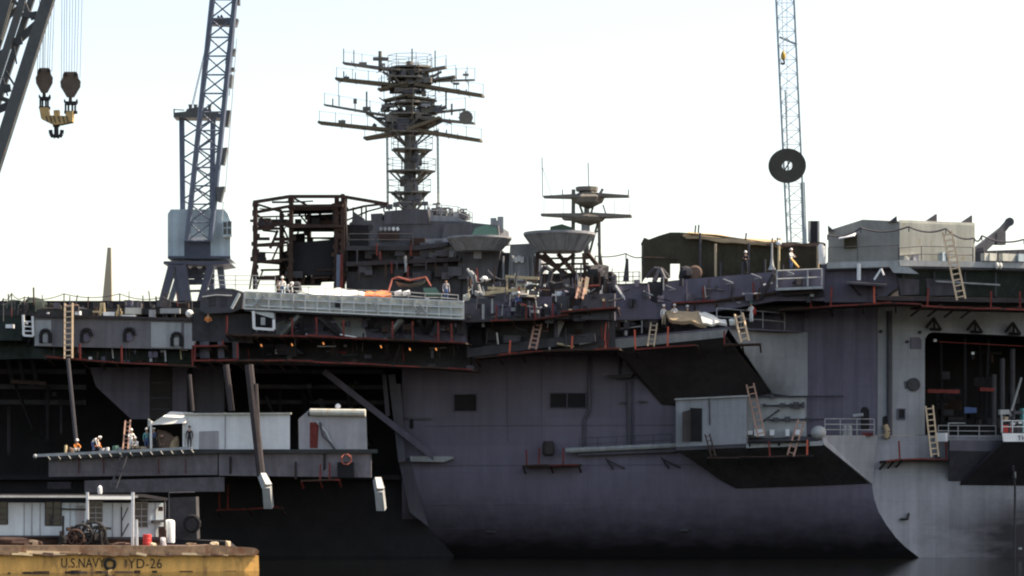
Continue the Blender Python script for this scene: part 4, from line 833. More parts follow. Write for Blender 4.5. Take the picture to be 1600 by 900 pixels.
# ================================================================= things on the flight deck
OD = 8.0
one(MB().cloth(H(462,457,9.3),H(590,464,9.3),H(566,456,5),H(504,448,5), 26, 5, .13, .10, 4), 'crumpled_tarpaulin', 'white canvas', 'long crumpled white tarpaulin over stores behind the catwalk screen', 'tarpaulin')
one(MB().cloth(H(568,461,9.6),H(612,462,9.6),H(610,455,6),H(572,455,6), 10, 4, .10, .25, 6), 'folded_tarpaulin', 'orange canvas', 'bright orange folded tarpaulin at the end of the white one', 'tarpaulin')
mb = MB(); mb.path([H(607,455,8.5),H(613,436,8),H(622,433,8),H(640,438,8),H(665,433,8),H(673,447,8)], .075, 7); one(mb, 'bent_pipe_frame', 'faded red pipe', 'faded red bent pipe frame standing over the orange tarpaulin', 'pipe frame')
one(MB().cloth(H(618,440,7.8),H(666,437,7.8),H(664,442,6.2),H(622,445,6.2), 16, 3, .05, .04, 3, sag=.25), 'sagging_net', 'grey netting', 'grey net sagging under the red pipe frame', 'net')
one(MB().prism([H(661,450,7.5),H(681,449,7.5),H(689,461,7.5),H(664,462,7.5)], (0,1.2,0)), 'draped_crate', 'green canvas', 'pale green draped crate beside the person at the catwalk screen', 'crate')
for u, m_, lab in ((622,'white paint','white painted drum lying nearest the orange tarpaulin'),(635,'cloth white','second white drum right of the orange tarpaulin')):
    tl = Matrix.Rotation(rad(75), 3, 'Y'); one(MB().lathe([(.18,-.3),(.2,-.2),(.18,0),(.2,.2),(.18,.3)], H(u,458,8.8), 12, tl), 'steel_drum', m_, lab, 'drum', 'white drums behind the catwalk screen')
mb = MB()
for i in range(12): u = 430+i*26; mb.tube(H(u,459+(u-430)*.04,10.2), H(u,446+(u-430)*.05,10.2), .035, 5)
for k in (0,6): mb.path([H(430+i*26,446+k+i*1.3+(i%2),10.2) for i in range(12)], .03, 5)
one(mb, 'lifeline_rail', 'light grey paint', 'thin lifeline rail along the top of the catwalk screen', 'railing')
mb = MB(); rail(mb, [H(335,452,8),H(368,452,8),H(400,452,8),H(430,452,8)], 1.1, 3, .03); one(mb, 'lifeline_rail', 'light grey paint', 'thin lifeline rail above the dark eight sided tub', 'railing')
# dark bundles, pallets and odds behind the catwalk
def heap(u, v, w_, h, o, m_, lab, cat='bundle', sd=1, nm='stores_bundle'):
    s = (D-o)/F; c = H(u, v, o); return one(MB().lump((c.x,c.y,c.z+h*s/2), (w_*s, max(1.0,w_*s*.6), h*s*1.25), sd), nm, m_, lab, cat)
heap(459,457,22,14,7,'cloth dark','dark stores heap just left of the long white tarpaulin',sd=2)
heap(436,458,10,16,8,'cloth brown','small brown bundle at the foot of the staging cage',sd=3)
heap(57,492,36,23,6,'net green','big dark green netted bundle left of the tall ladder', sd=4)
heap(86,493,20,18,6,'olive canvas','smaller olive bundle between the big green one and the ladder', sd=5)
heap(20,492,34,20,5,'net green','dark heap of gear at the far left edge of the deck', sd=6)
heap(128,493,24,12,6,'cloth dark','low dark heap right of the tall ladder', sd=7)
heap(216,495,16,20,6,'scaffold plank','reddish brown upright bundle behind the second mooring port from the right', sd=8)
heap(112,489,22,12,4,'cloth brown','brown bundle seen through the top of the tall ladder', sd=9)
heap(253,500,30,16,5,'rusty deck','rusty scrap heap at the foot of the blue portal crane', sd=10)
heap(290,506,20,22,6,'rusty deck','rusty heap beneath the white ball by the tub', sd=12)
one(MB().ball(H(296,490,7.5), .32), 'white_float', 'cloth white', 'round white float on the rusty heap by the tub', 'float')
one(MB().ball(H(757,437,6), .30), 'white_float', 'cloth white', 'round white float hanging in front of the dark radar tub', 'float')
for u, v0, v1, lean, lab in ((150,494,474,3,'leftmost brown trestle frame by the tan obelisk mast'),(160,495,473,-3,'middle brown trestle frame by the tan obelisk mast'),(186,495,476,2,'lone brown frame right of the tan obelisk mast')):
    t = thing('trestle', lab, 'trestle', H(u,v0,7), 'trestles along the forward deck edge')
    for k in (-1, 1): part(MB().bar(H(u-4*k,v0,7), H(u+lean*k*.6,v1,7), .17), 'leg', 'timber' if u != 150 else 'cloth brown', t)
    part(MB().bar(H(u-5,v0-7,7.1), H(u+5,v0-7,7.1), .14), 'crossbar', 'timber', t)
for i, (u, v, sx_, sz_, m_, lab) in enumerate(((170,492,.9,.45,'white paint','low white box right of the tan obelisk mast'),(202,496,1.1,.4,'white paint','flat white case behind the second mooring port from the right'),(208,486,1.3,.5,'shed white','grey white chest on the deck left of the reddish bundle'),(192,474,.5,.3,'cloth dark','small dark box on the post right of the obelisk'),(238,492,.5,.8,'container grey','narrow grey locker right of the reddish bundle'),(266,486,1.6,.4,'light grey paint','grey chest between the blue crane legs'),(122,490,.4,.4,'white paint','small white box beside the top of the tall ladder'),(16,510,.6,.3,'white paint','small white fitting on the dark deck edge at far left'),(42,505,.2,.2,'white paint','tiny white fitting inside the white ladder cage'))):
    one(MB().box(H(u,v,7.5), (sx_,.6,sz_), R.uniform(-.2,.2)), 'deck_box', m_, lab, 'box')
# festoon cables on posts
def festoon(posts, o, label, sag=9, r=.035, hh=20, f=H, start=None):
    t = thing('festoon_cable', label, 'cable', f(posts[0][0], posts[0][1]+hh, o)); mb = MB()
    for (a, va), (b, vb) in zip(posts, posts[1:]):
        mb.path([f(a+(b-a)*i/10, va+(vb-va)*i/10+sag*4*(i/10)*(1-i/10), o) for i in range(11)], r, 5)
    part(mb, 'wire', 'dark grey paint', t)
    for u, v in posts: part(MB().tube(f(u,v,o), f(u,v+hh,o), .05, 5), 'post', 'dark grey paint', t)
    return t
festoon([(-6,476),(5,466),(18,458),(38,464),(100,459),(187,459),(255,464),(300,470)], 7.4, 'drooping cable on thin posts along the forward deck edge', 6, .035, 36)
festoon([(930,400),(978,396),(1003,402)], -3, 'drooping cable between the small mast and the canvas shelter', 3, .05, 12)
festoon([(1293,367),(1345,356),(1420,354),(1478,357),(1522,372),(1534,368),(1600,374)], 6.0, 'drooping black cable across the shed front and the grey container', 7, .07, 8)
# left: white canopy, containers, stores and people on the lowered elevator
def ez(u): return 712-(u-80)*.038 if u < 345 else 702
def box_thing(name, uvf, o, dep, m_, label, cat):
    t = thing(name, label, cat, H(*uvf[0], o-dep/2)); part(MB().prism([H(a, b, o) for a, b in uvf], (-.09*dep, dep, 0)), 'body', m_, t); return t
ct = box_thing('site_container', [(289,702),(289,648),(350,645),(453,647),(453,702)], EO-1.2, 3.0, 'white paint', 'long white container with a grey door panel on the lowered elevator', 'container')
part(MB().hp([(311,702),(311,674),(341,673),(341,702)], EO-1.1, .12), 'door', 'container grey', ct)
part(MB().tube(H(352,646,EO-1.16), H(352,701,EO-1.16), .05, 5), 'seam', 'container grey', ct)
part(MB().bar(H(287,647,EO-1.1), H(455,646,EO-1.1), .22, .14), 'roof_lip', 'shed white', ct)
ct = box_thing('site_container', [(467,703),(467,654),(486,638),(572,641),(574,703)], EO-1.4, 3.0, 'container grey', 'grey white container with cut corner and hoses, right of the white one', 'container')
part(MB().tube(H(485,644,EO-1.2), H(571,645,EO-1.2), .3, 10), 'roof_tube', 'shed white', ct)
part(MB().path([H(500,660,EO-1.2),H(504,680,EO-1.1),H(516,692,EO-1),H(524,703,EO-1)], .1, 6), 'hose', 'dark grey paint', ct)
part(MB().path([H(494,658,EO-1.25),H(510,676,EO-1.2),H(520,700,EO-1.1)], .1, 6), 'hose', 'light grey paint', ct)
part(MB().hp([(481,644),(486,644),(486,650),(481,650)], EO-1.32, .1), 'vent', 'cloth dark', ct); part(MB().hp([(484,660),(498,660),(496,700),(484,700)], EO-1.36, .1), 'red_door', 'red lead', ct)  # dark vent and a door panel in red lead
part(MB().ball(H(528,635,EO-2.5), .22), 'roof_lamp', 'white paint', ct)
one(MB().path([H(541+8*math.cos(i*.7),718+8*math.sin(i*.7),EO+.1+(i%3)*.07) for i in range(28)], .07, 6), 'hose_coil', 'faded red pipe', 'dull red hose coil hung at the right end of the elevator', 'hose')
one(MB().hp([(527,722),(551,722),(551,746),(527,746)], EO-.2, .8), 'hung_skip', 'interior black', 'black skip hung under the dull red hose coil', 'skip')
t = thing('canopy', 'sunlit white canopy on poles at the left end of the long white container', 'canopy', H(262,704,EO-2))
part(MB().add([H(233,664,EO-1),H(254,651,EO-1),H(290,653,EO-1),H(290,661,EO-.6)]+[p+V((.3,3,.5)) for p in [H(233,664,EO-1),H(254,651,EO-1),H(290,653,EO-1),H(290,661,EO-.6)]], [(0,1,2,3),(4,5,6,7),(0,1,5,4),(1,2,6,5),(2,3,7,6),(3,0,4,7)]), 'awning', 'white canvas', t)
for u in (287,236): part(MB().tube(H(u,703,EO-1.1), H(u,658,EO-1.1), .09), 'pole', 'white paint', t)
one(MB().hp([(231,668),(231,654),(241,660)], EO-1.1, .1), 'pennant', 'shed white', 'small pale canvas flap at the left of the white canopy', 'flap')
for i, (u, w_, h, m_, lab, nm) in enumerate(((160,9,9,'container grey','grey tub on the elevator beside the orange clad worker','stores_tub'),(168,6,10,'white paint','narrow white drum right of the grey tub','stores_tub'),(181,11,12,'green canvas','pale green bin left of the dark ladder','stores_tub'),(188,7,9,'container grey','grey bin touching the dark ladder','stores_tub'),(103,5,16,'timber','yellowish bottle rack at the left end of the elevator','stores_rack'),(112,9,10,'cloth brown','brown sack left of the leftmost worker','stores_sack'),(222,16,9,'cloth tan','tan crate right of the white clad worker','stores_crate'),(236,10,12,'cloth brown','brown crate under the canopy edge','stores_crate'),(258,34,26,'cloth brown','dark heap of gear under the white canopy','stores_heap'),(272,14,20,'tan canvas','tan bundle hanging under the right of the canopy','stores_heap'))):
    if 'heap' in nm or 'sack' in nm: heap(u, ez(u)-1, w_, h, EO-2, m_, lab, 'heap', i+20, nm)
    else:
        c = H(u, ez(u), EO-1.5); s = (D-EO)/F; one(MB().lathe([(w_*s*.42,0),(w_*s*.5,.1),(w_*s*.5,h*s-.05),(w_*s*.44,h*s)], c, 10 if 'tub' in nm else 4), nm, m_, lab, 'container' if 'tub' in nm else 'crate')
# canvas shelter on the right gallery
t = thing('canvas_shelter', 'long dark olive canvas shelter on the gallery left of the grey shed', 'shelter', H(1140,430,1))
ol = [(1006,432),(1006,373),(1014,374),(1030,368),(1048,363),(1066,363),(1090,365),(1120,366),(1155,371),(1190,376),(1225,380),(1290,379),(1290,428),(1060,436),(1060,411),(1047,411),(1047,428)]
q = MB(); q.hp([(1006,434),(1006,371),(1014,374),(1030,368),(1047,363),(1062,363),(1090,365),(1120,367),(1155,372),(1190,377),(1225,381),(1290,380),(1290,424),(1062,437),(1062,412),(1047,412),(1047,434)], 1.0, .25)
o = part(q, 'canvas_wall', 'olive canvas', t)
ro_ = [(1006,371),(1014,374),(1030,368),(1047,363),(1062,363),(1090,365),(1120,367),(1155,372),(1190,377),(1225,381),(1290,380)]
part(MB().prism([H(u,v+.6,.7) for u, v in ro_]+[H(u,v+3,.7) for u, v in ro_[::-1]], (0,5.5,0)), 'canvas_roof', 'olive canvas', t)
part(MB().prism([H(1007,434,.7),H(1007,372,.7),H(1008,372,.7),H(1008,434,.7)], (0,5.5,0)), 'end_wall', 'olive canvas', t)
part(MB().cloth(H(1068,367,1.4),H(1215,381,1.4),H(1222,377,-1),H(1076,362,-1), 30, 3, .12, .08, 9), 'canvas_edge', 'tan canvas', t)
part(MB().cloth(H(1066,365,1.5),H(1222,380,1.5),H(1222,387,1.5),H(1072,371,1.5), 34, 3, .13, .05, 19), 'canvas_edge', 'tan canvas', t)
part(MB().cloth(H(1196,380,1.6),H(1288,379,1.6),H(1288,383,1.6),H(1200,385,1.6), 20, 2, .12, .05, 23), 'canvas_edge', 'cloth brown', t)
for u, v0, v1 in ((1118,432,381),(1170,428,380),(1207,425,383),(1094,434,364),(1278,424,384),(1126,432,410),(1160,430,410),(1195,426,405)): part(MB().tube(H(u,v0,1.6), H(u,v1,1.6), .1, 6), 'pole', 'cloth tan' if u in (1118,1278) else 'dark grey paint', t)
part(MB().tube(H(1006,402,1.5), H(1060,404,1.5), .06), 'cross_pole', 'scaffold plank', t)
for u, v0, v1 in ((1086,364,352),(1091,364,351),(1165,374,364),(1206,380,372),(1214,380,371)): part(MB().bar(H(u,v0,0), H(u+1,v1,0), .12), 'pole_end', 'dark grey paint', t)
one(MB().lathe([(.1,-.2),(.55,-.15),(.6,0),(.45,.12),(.1,.15)], H(1086,426,2.6), 14, rt), 'cable_reel', 'cloth brown', 'round brown cable reel in front of the canvas shelter', 'reel')
heap(1072,434,22,14,2.5,'cloth dark','dark machinery heap between the shelter window and the cable reel','machinery',31,'deck_machine')
one(MB().path([H(1010,434,3.5),H(1022,419,3.5),H(1034,420,3.5),H(1046,434,3.5)], .13, 7), 'hose_loop', 'dark grey paint', 'thick grey hose looping in front of the shelter window', 'hose')
one(MB().lathe([(.35,0),(.18,.3),(.08,1.0),(.07,2.2)], H(1206,422,2.5), 10), 'vent_cowl', 'light grey paint', 'slim pale vent cowl with a wide foot before the canvas shelter', 'vent')
one(MB().path([H(1217,424,2.6),H(1217,384,2.6),H(1211,375,2.6),H(1217,380,2.6),H(1219,372,2.6)], .09, 6), 'forked_pole', 'timber', 'forked wooden pole standing right of the vent cowl', 'pole')
one(MB().ball(H(1217,380,2.9), .22), 'flood_lamp', 'white paint', 'pale round lamp on the forked pole', 'lamp')
t = thing('machinery_cab', 'dark upright cab with pale edges between the blue lattice boom and the grey shed', 'cab', H(1272,378,0)); part(MB().hp([(1264,378),(1264,345),(1279,345),(1279,378)], 0, 2), 'body', 'cloth dark', t)
for u in (1264.5,1279): part(MB().tube(H(u,378,.1), H(u,345,.1), .1, 5), 'edge_post', 'light grey paint', t)
for u, v, lab in ((1283,404,'white bag hung at the left corner of the grey shed'),): one(MB().lump(H(1284,398,4.8), (.6,.4,1.5), 3), 'hung_bag', 'cloth white', lab, 'bag')
# stern shed: gable front and long corrugated side
sd = thing('stern_shed', 'big shed with grey gable and pale corrugated side on the stern deck corner', 'shed', V((c2.x, c2.y+3, ZS)))
g0, g1 = H(1294,412,3.6), H(1405,407,4.6)
gt = [H(1294,412,3.6),H(1405,407,4.6),H(1405,346,4.6),H(1348,343,4.0),H(1294,360,3.6)]
back = V((.45*9.5,.86*9.5, 0)); far = T(1522,600,4.0)
a_, b_ = H(1405,407,4.6), T(1523,415,4.2); dv = V((b_.x-a_.x, b_.y-a_.y, 0))
mb = MB(); mb.prism(gt, dv*1.0); part(mb, 'wall', 'shed grey', sd)
n_ = V((dv.y, -dv.x, 0)).normalized(); zt_ = H(1405,346,4.6).z
mb = MB(); N = 52
for i in range(N):
    p = a_+dv*((i+.5)/N)+n_*.05; mb.box((p.x, p.y, (ZS+zt_)/2), (dv.length/N*.55, .04, zt_-ZS-.12), math.atan2(dv.y, dv.x))
part(mb, 'corrugated_side', 'shed white', sd)
mb = MB(); mb.prism([a_+n_*.03, a_+dv+n_*.03, a_+dv+n_*.03+V((0,0,zt_-ZS)), a_+n_*.03+V((0,0,zt_-ZS))], n_*-.06); part(mb, 'side_sheet', 'shed white', sd)
part(MB().hp([(1319,370),(1339,366),(1339,387),(1319,388)], 4.16, .2), 'window', 'olive canvas', sd)
part(MB().add([H(1310,372,5.0),H(1335,368,5.0),H(1338,363,4.2),H(1316,369,4.2)]+[p-V((0,0,.08)) for p in (H(1310,372,5.0),H(1335,368,5.0),H(1338,363,4.2),H(1316,369,4.2))], [(0,1,2,3),(4,5,6,7),(0,1,5,4),(1,2,6,5),(2,3,7,6),(3,0,4,7)]), 'shutter', 'white paint', sd)
for u, v, o in ((1299,361,4.0),(1397,347,4.7)): part(MB().prism([H(u-5 if u<1350 else u-9,v,o),H(u+5,v,o),H(u+4 if u>1350 else u-5,v-10 if u > 1350 else v-9,o)], (0,.25,0)), 'roof_horn', 'dark grey paint', sd)
for k, h_ in ((.49,.6),(.96,.6)):
    p = a_+dv*k+V((0,0,zt_-ZS)); part(MB().prism([p-dv.normalized()*.9, p+dv.normalized()*.05, p+dv.normalized()*.05+V((0,0,h_))], (-.1,.2,0)), 'roof_horn', 'dark grey paint', sd)
mb = MB(); rail(mb, [H(1405,412,5.3),T(1440,600,5.6).xy.to_3d()+V((0,0,ZS)),T(1480,600,5.6).xy.to_3d()+V((0,0,ZS)),T(1520,600,5.6).xy.to_3d()+V((0,0,ZS))], 1.25, 2, .045); rail(mb, [H(1294,411,4.4),H(1340,410,4.8),H(1404,408,5.3)], 1.25, 1, .03)
one(mb, 'deck_railing', 'dark grey paint', 'grey pipe railing round the big shed on the stern deck', 'railing')
for u, w_, h_, m_, lab in ((1414,.6,.5,'shed white','white box at the shed corner behind the railing'),(1428,.5,.6,'container grey','second pale box along the shed side behind the railing'),(1474,.6,.8,'crane house paint','blue grey box at the foot of the tallest ladder')):
    p = T(u,600,5.3); one(MB().box((p.x,p.y,ZS+h_/2), (w_,.6,h_), .5), 'deck_box', m_, lab, 'box')
p0, p1 = T(1536,600,3.5), T(1700,600,3.5)
t = thing('deck_container', 'low grey container at the right edge of the stern deck', 'container', V((p0.x,p0.y,ZS))); zc2 = T(1536,392,3.5).z
part(MB().prism([V((p0.x,p0.y,ZS)),V((p1.x,p1.y,ZS)),V((p1.x,p1.y,zc2+.5)),V((p0.x,p0.y,zc2))], (-2,4,0)), 'body', 'shed grey' if 0 else 'dark grey paint', t)
for i in range(9):
    p = p0.lerp(p1, i/9+.01); part(MB().tube(V((p.x,p.y-.05,ZS)), V((p.x,p.y-.05,zc2)), .06, 4), 'rib', 'island grey paint', t)
jb = thing('folding_crane_jib', 'raised grey crane jib with rounded tip beside the big shed', 'crane', T(1528,392,1.5))
part(MB().bar(T(1524,396,1.5), T(1566,360,1.5), .75, .8, .5, .6), 'jib', ig, jb); part(MB().bar(T(1562,364,1.5), T(1577,346,1.5), .42, .55, .4, .5), 'jib_tip', ig, jb)
part(MB().lathe([(.36,-.25),(.36,.25)], T(1577,347,1.5), 14, rt), 'tip_sheave', ig, jb); part(MB().box(T(1562,373,1.5), (.8,.6,1.0), .3), 'ram', 'island grey paint', jb); part(MB().bar(T(1528,400,1.5), T(1526,388,1.5), .9, .8), 'base', 'island grey paint', jb)
for u, lab in ((1558,'left one of the two bright lamps at the container foot'),(1563,'right one of the two bright lamps at the container foot')): one(MB().ball(T(u,415,6.3), .17, 8, (1,1,1.6)), 'flood_lamp', 'white canvas', lab, 'lamp')
for u, w_, m_, lab in ((1540,.6,'shed white','white box on the stern deck right of the shed'),(1549,.7,'shed white','smaller pale box right of the white one on the stern deck'),(1574,1.3,'shed white','wide white chest on the stern deck below the container'),(1594,.7,'crane house paint','pale blue box at the right edge of the stern deck')):
    p = T(u,600,6.0); one(MB().box((p.x,p.y,ZS+.45), (w_,.5,.6), .5), 'deck_box', m_, lab, 'box')
# midships odds: timber, hoses, steps
for a, b, r, lab in (((760,458),(836,449),.2,'yellow timber lying slanted between the tubs'),((790,432),(842,435),.17,'yellow timber rail in front of the light deckhouse'),((762,450),(792,451),.16,'short yellow timber beside the white float'),((758,462),(770,455),.16,'stub of timber under the slanted yellow one')):
    one(MB().bar(H(*a,7.5), H(*b,7.5), r, r*1.3), 'timber_baulk', 'timber', lab, 'timber')
for u in (792,822): one(MB().bar(H(u,460,7.4), H(u,433,7.4), .16), 'timber_post', 'timber', 'left timber post in front of the light deckhouse' if u == 792 else 'right timber post in front of the light deckhouse', 'post')
one(MB().path([H(735,424,7),H(742,432,7),H(747,445,7),H(752,462,7)], .13, 7).path([H(730,420,7),H(738,432,7),H(742,446,7)], .11, 7), 'hanging_hose', 'light grey paint', 'pair of pale thick hoses curving down below the dark radar tub', 'hose')
one(MB().path([H(762,422,5.5),H(770,431,5.5),H(780,436,5.5),H(792,437,5.5)], .07, 6), 'hanging_hose', 'dark grey paint', 'thin dark hose drooping right of the white float', 'hose')
for u, v, s_, m_, lab in ((729,465,.5,'shed white','white sack on the deck right of the catwalk screen'),(746,459,.45,'light grey paint','grey case under the pale hoses'),(754,461,.5,'light grey paint','grey case right of the pale hoses'),(805,455,.6,'white paint','white sack on the yellow timber'),(812,443,.7,'shed white','pale sack in front of the deckhouse windows'),(826,447,.6,'white paint','white drum by the right timber post'),(820,463,2.0,'shed grey','long grey plank stack under the slanted timber'),(875,460,.5,'white paint','small white box left of the steps'),(668,468,.3,'white paint','tiny white tin on the catwalk')):
    one(MB().lump(H(u,v,7.3), (s_, s_*.8, s_*1.1 if s_ < 1.5 else .4), int(u)), 'deck_stores', m_, lab, 'stores')
t = thing('step_pair', 'pair of orange wooden steps leaning below the small mast', 'steps', H(906,468,8.2))
for u in (903,913): 
    part(MB().bar(H(u,466,8.2), H(u+5,434,7.8), .28, .2), 'side_rail', 'orange red post' if 0 else 'ladder wood', t)
# midships sloped bulwark piece
for u0, v0, u1, v1 in ((850,440,858,470),(880,436,868,470),(925,430,926,468),(950,436,946,468),(936,425,937,445)): part(MB().bar(H(u0,v0,1), H(u1,v1,1), .18), 'gallery_strut', 'scaffold plank')
one(MB().path([H(842,430,3),H(852,416,3),H(862,424,3),H(858,440,3),H(872,446,3)], .18, 6), 'hanging_hose', 'interior dark', 'dark tangled hose left of the trestle tub legs', 'hose')
heap(934,437,34,20,0,'interior dark','dark machinery heap below the small mast','machinery',41,'deck_machine')
# workers' platform: tan sheet, white sheet
one(MB().cloth(H(1046,497,5.9),H(1104,508,6.2),H(1094,487,5.5),H(1040,485,5.3), 12, 5, .14, .25, 12), 'tan_tarpaulin', 'tan canvas', 'tan tarpaulin slung beside the workers on the upper sponson', 'tarpaulin')
one(MB().cloth(H(1098,504,6.2),H(1136,507,6.2),H(1134,500,5.6),H(1092,486,5.6), 12, 5, .12, .16, 13), 'white_sheet', 'white canvas', 'bright white sheet trailing from the tan tarpaulin on the upper sponson', 'sheet')
one(MB().lump(H(1146,504,5.8), (.75,.5,.5), 3), 'white_sack', 'white canvas', 'white sack between the white sheet and the pale ladder', 'sack')
heap(1016,512,24,26,4.2,'dark grey paint','dark grey machine beside the grey stepladder on the upper sponson','machinery',51,'deck_machine')
# ================================================================= the big blue portal crane behind the ship
YC = 75.0
cr = thing('portal_crane', 'blue grey portal crane with lattice boom rising behind the deck at left', 'crane', P(305, 481, YC))
def cb(uv, dy, th, name, m, lab=None): return part(MB().pp(uv, YC+dy, th), name, m, cr)
cb([(262,404),(262,334),(267,327),(350,327),(356,334),(360,345),(360,404)], 0, 7, 'machinery_house', 'crane house paint')
cb([(288,403),(288,374),(329,374),(329,403)], -.05, .3, 'house_opening', 'crane dark blue')
cb([(291,370),(329,370),(329,375),(291,375)], -.5, .6, 'house_lip', 'white paint')
cb([(262,400),(360,400),(360,404),(262,404)], -.2, .3, 'house_sill', 'crane dark blue')
q = cb([(347,346),(362,345),(362,368),(348,370)], -1.2, 1.5, 'operator_cab', 'crane house paint')
for a in ((349,347,354,355),(356,346,361,354),(349,357,354,366),(356,357,361,366)): part(MB().pp([(a[0],a[1]),(a[2],a[1]),(a[2],a[3]),(a[0],a[3])], YC-1.24, .1), 'cab_window', 'glass dark', q)
mb = MB(); mb.pp([(255,409),(259,406),(357,407),(359,410),(340,414),(270,413)], -2, 9) if 0 else mb.pp([(255,412),(256,408),(357,408),(360,411),(340,414),(270,413)], YC-1.5, 7); part(mb, 'slewing_platform', 'crane dark blue', cr)
for a in ((270,414,251,482,-1,.95),(273,414,284,482,2,.7),(283,415,294,486,-1,1.25),(284,416,262,484,5,.7),(330,416,310,480,-1.5,.85),(344,415,352,484,2,.8),(322,416,338,478,6,.7)):
    m_ = 'crane dark blue' if a[4] < 1 else 'crane blue'; 
    if a[0] == 330 and a[4] == -1: m_ = 'crane house paint'
    part(MB().bar(P(a[0],a[1],YC+a[4]), P(a[2],a[3],YC+a[4]), a[5]*.9, a[5], a[5]*.75), 'leg', m_, cr)
for v, t_ in ((424,.5),(432,.5),(441,.6),(455,.25)): part(MB().bar(P(285,v,YC+1), P(335,v-1,YC+1), t_, t_), 'cross_beam', 'crane dark blue', cr)
for a in ((290,418,305,430),(308,418,296,430),(318,418,330,428),(300,418,318,444),(320,417,302,444)): part(MB().bar(P(a[0],a[1],YC+1), P(a[2],a[3],YC+1), .4), 'brace', 'crane dark blue', cr)
# support frame and boom
def corner4(uL, uR, v, y, w): return [P(uL,v,y), P(uR,v,y), P(uR,v,y+w), P(uL,v,y+w)]
A = corner4(292,329,376,YC-1,2.2); B = corner4(338,373,-60,YC-8,1.6)
ch, la = MB(), MB(); lattice(ch, la, A, B, 15, .30, .085); bo = part(ch, 'boom', 'crane blue', cr); part(la, 'lacing', 'crane blue', bo)
for u0, u1, v0, v1 in ((286,284,376,184),(331,333,376,184)):
    part(MB().bar(P(u0,v0,YC+2), P(u1,v1,YC+2), .55, .5), 'mast_column', 'crane blue', cr)
la = MB()
for i in range(6):
    v = 376-i*32; la.tube(P(285,v,YC+2), P(332,v-30,YC+2), .09, 4); la.tube(P(332,v-2,YC+2.2), P(285,v-32,YC+2.2), .09, 4)
part(la, 'lacing', 'crane blue', cr)
part(MB().pp([(271,183),(271,176),(290,174),(292,170),(315,166),(332,174),(346,178),(346,184)], YC+1, 3), 'mast_head', 'boom steel', cr)
part(MB().tube(P(272,176,YC+1), P(272,170,YC+1), .08).tube(P(272,171,YC+1), P(288,172,YC+1), .06), 'rail', 'boom steel', cr)
for u in (297,305,327): part(MB().pp([(u-3,174),(u-2,168),(u-3,163),(u+3,163),(u+2,168),(u+3,174)], YC+1.5, .6), 'sheave', 'boom steel', cr)
for uv in ([(345,172),(360,172),(356,197),(347,196)],[(354,118),(363,116),(361,136),(351,134)],[(358,76),(368,76),(365,86),(357,85)],[(330,29),(372,29),(369,40),(328,38)],[(363,-8),(374,-8),(374,6),(362,5)],[(341,232),(355,230),(350,257),(341,256)],[(338,292),(351,291),(345,315),(339,314)],[(352,107),(366,105),(366,109),(352,111)]):
    part(MB().pp(uv, YC-3, 1.4), 'boom_basket', 'boom steel', cr)
for u, v in ((341,26),(346,25)): part(MB().pp([(u-2,29),(u-2,v),(u,v-3),(u+2,v),(u+2,29)], YC-3, .6), 'sheave', 'boom steel', cr)
for a in ((300,163,334,20,2),(302,163,333,30,2),(366,0,352,100,-3),(371,0,358,150,-3),(370,60,352,300,-3),(349,315,347,345,-3)): part(MB().tube(P(a[0],a[1],YC+a[4]), P(a[2],a[3],YC+a[4]), .045, 4), 'stay_rope', 'rope steel', cr)
# ================================================================= right crane: pale lattice boom with hook
YR = 70.0
rc = thing('lattice_boom_crane', 'pale blue lattice boom standing behind the canvas shelter', 'crane', P(1247,400,YR))
ch, la = MB(), MB(); A = corner4(1231,1259,400,YR,1.9); B = corner4(1211,1239,-40,YR-4,1.6); lattice(ch, la, A, B, 20, .115, .034); bo = part(ch, 'boom', 'crane teal', rc); part(la, 'lacing', 'crane teal', bo)
ch = MB(); ch.tube(P(1237,400,YR-.4), P(1227,140,YR-2), .09, 5); ch.bar(P(1218,58,YR-2.5), P(1246,70,YR-2.5), .2); ch.bar(P(1254,285,YR-.3), P(1258,400,YR-.3), .45, .3); part(ch, 'ladder_rail', 'crane teal', rc)
hk = thing('crane_hook', 'small yellow hook hanging in front of the pale lattice boom', 'hook', P(1224,97,YR-8))
part(MB().lathe([(.08,-.45),(.24,-.28),(.28,0),(.2,.28),(.08,.5)], P(1224,87,YR-8), 10), 'hook_block', 'hook mustard', hk); part(MB().path([P(1224,93,YR-8),P(1226,98,YR-8),P(1223,101,YR-8),P(1220,98,YR-8)], .1, 5), 'hook', 'black steel', hk)
part(MB().tube(P(1224,82,YR-8), P(1221,-30,YR-8), .04, 4), 'hoist_rope', 'rope steel', hk)
# ring shaped plate hanging in front of the boom
YD = 20.0
rg = thing('ring_plate', 'dark olive disc with a hole in the middle hanging before the lattice boom', 'disc', P(1230,286,YD))
s = (YD+D)/F; ct_ = P(1230,259,YD); tl = Matrix.Rotation(rad(-9), 3, 'Z') @ rt
mb = MB(); ro, ri = 29.5*s, 8*s; n = 40
vs = []
for r, z in ((ro,-.07),(ro,.07),(ri,.05),(ri,-.05)):
    for i in range(n): a = 2*math.pi*i/n; vs.append(ct_+tl @ V((r*math.cos(a), r*.92*math.sin(a), z)))
mb.add(vs, [(k*n+i, k*n+(i+1) % n, ((k+1) % 4)*n+(i+1) % n, ((k+1) % 4)*n+i) for k in range(4) for i in range(n)]); part(mb, 'disc', 'disc olive', rg)
mb = MB(); 
for a in (60,): mb.bar(ct_+tl @ V((ri*1.1*math.cos(rad(a)), ri*math.sin(rad(a)), 0)), ct_+tl @ V((-ri*1.05*math.cos(rad(a)),-ri*math.sin(rad(a)),0)), .12)
part(mb, 'spoke', 'disc olive', rg)
part(MB().tube(P(1230,233,YD), P(1229.5,-30,YD), .03, 4), 'sling', 'rope steel', rg)
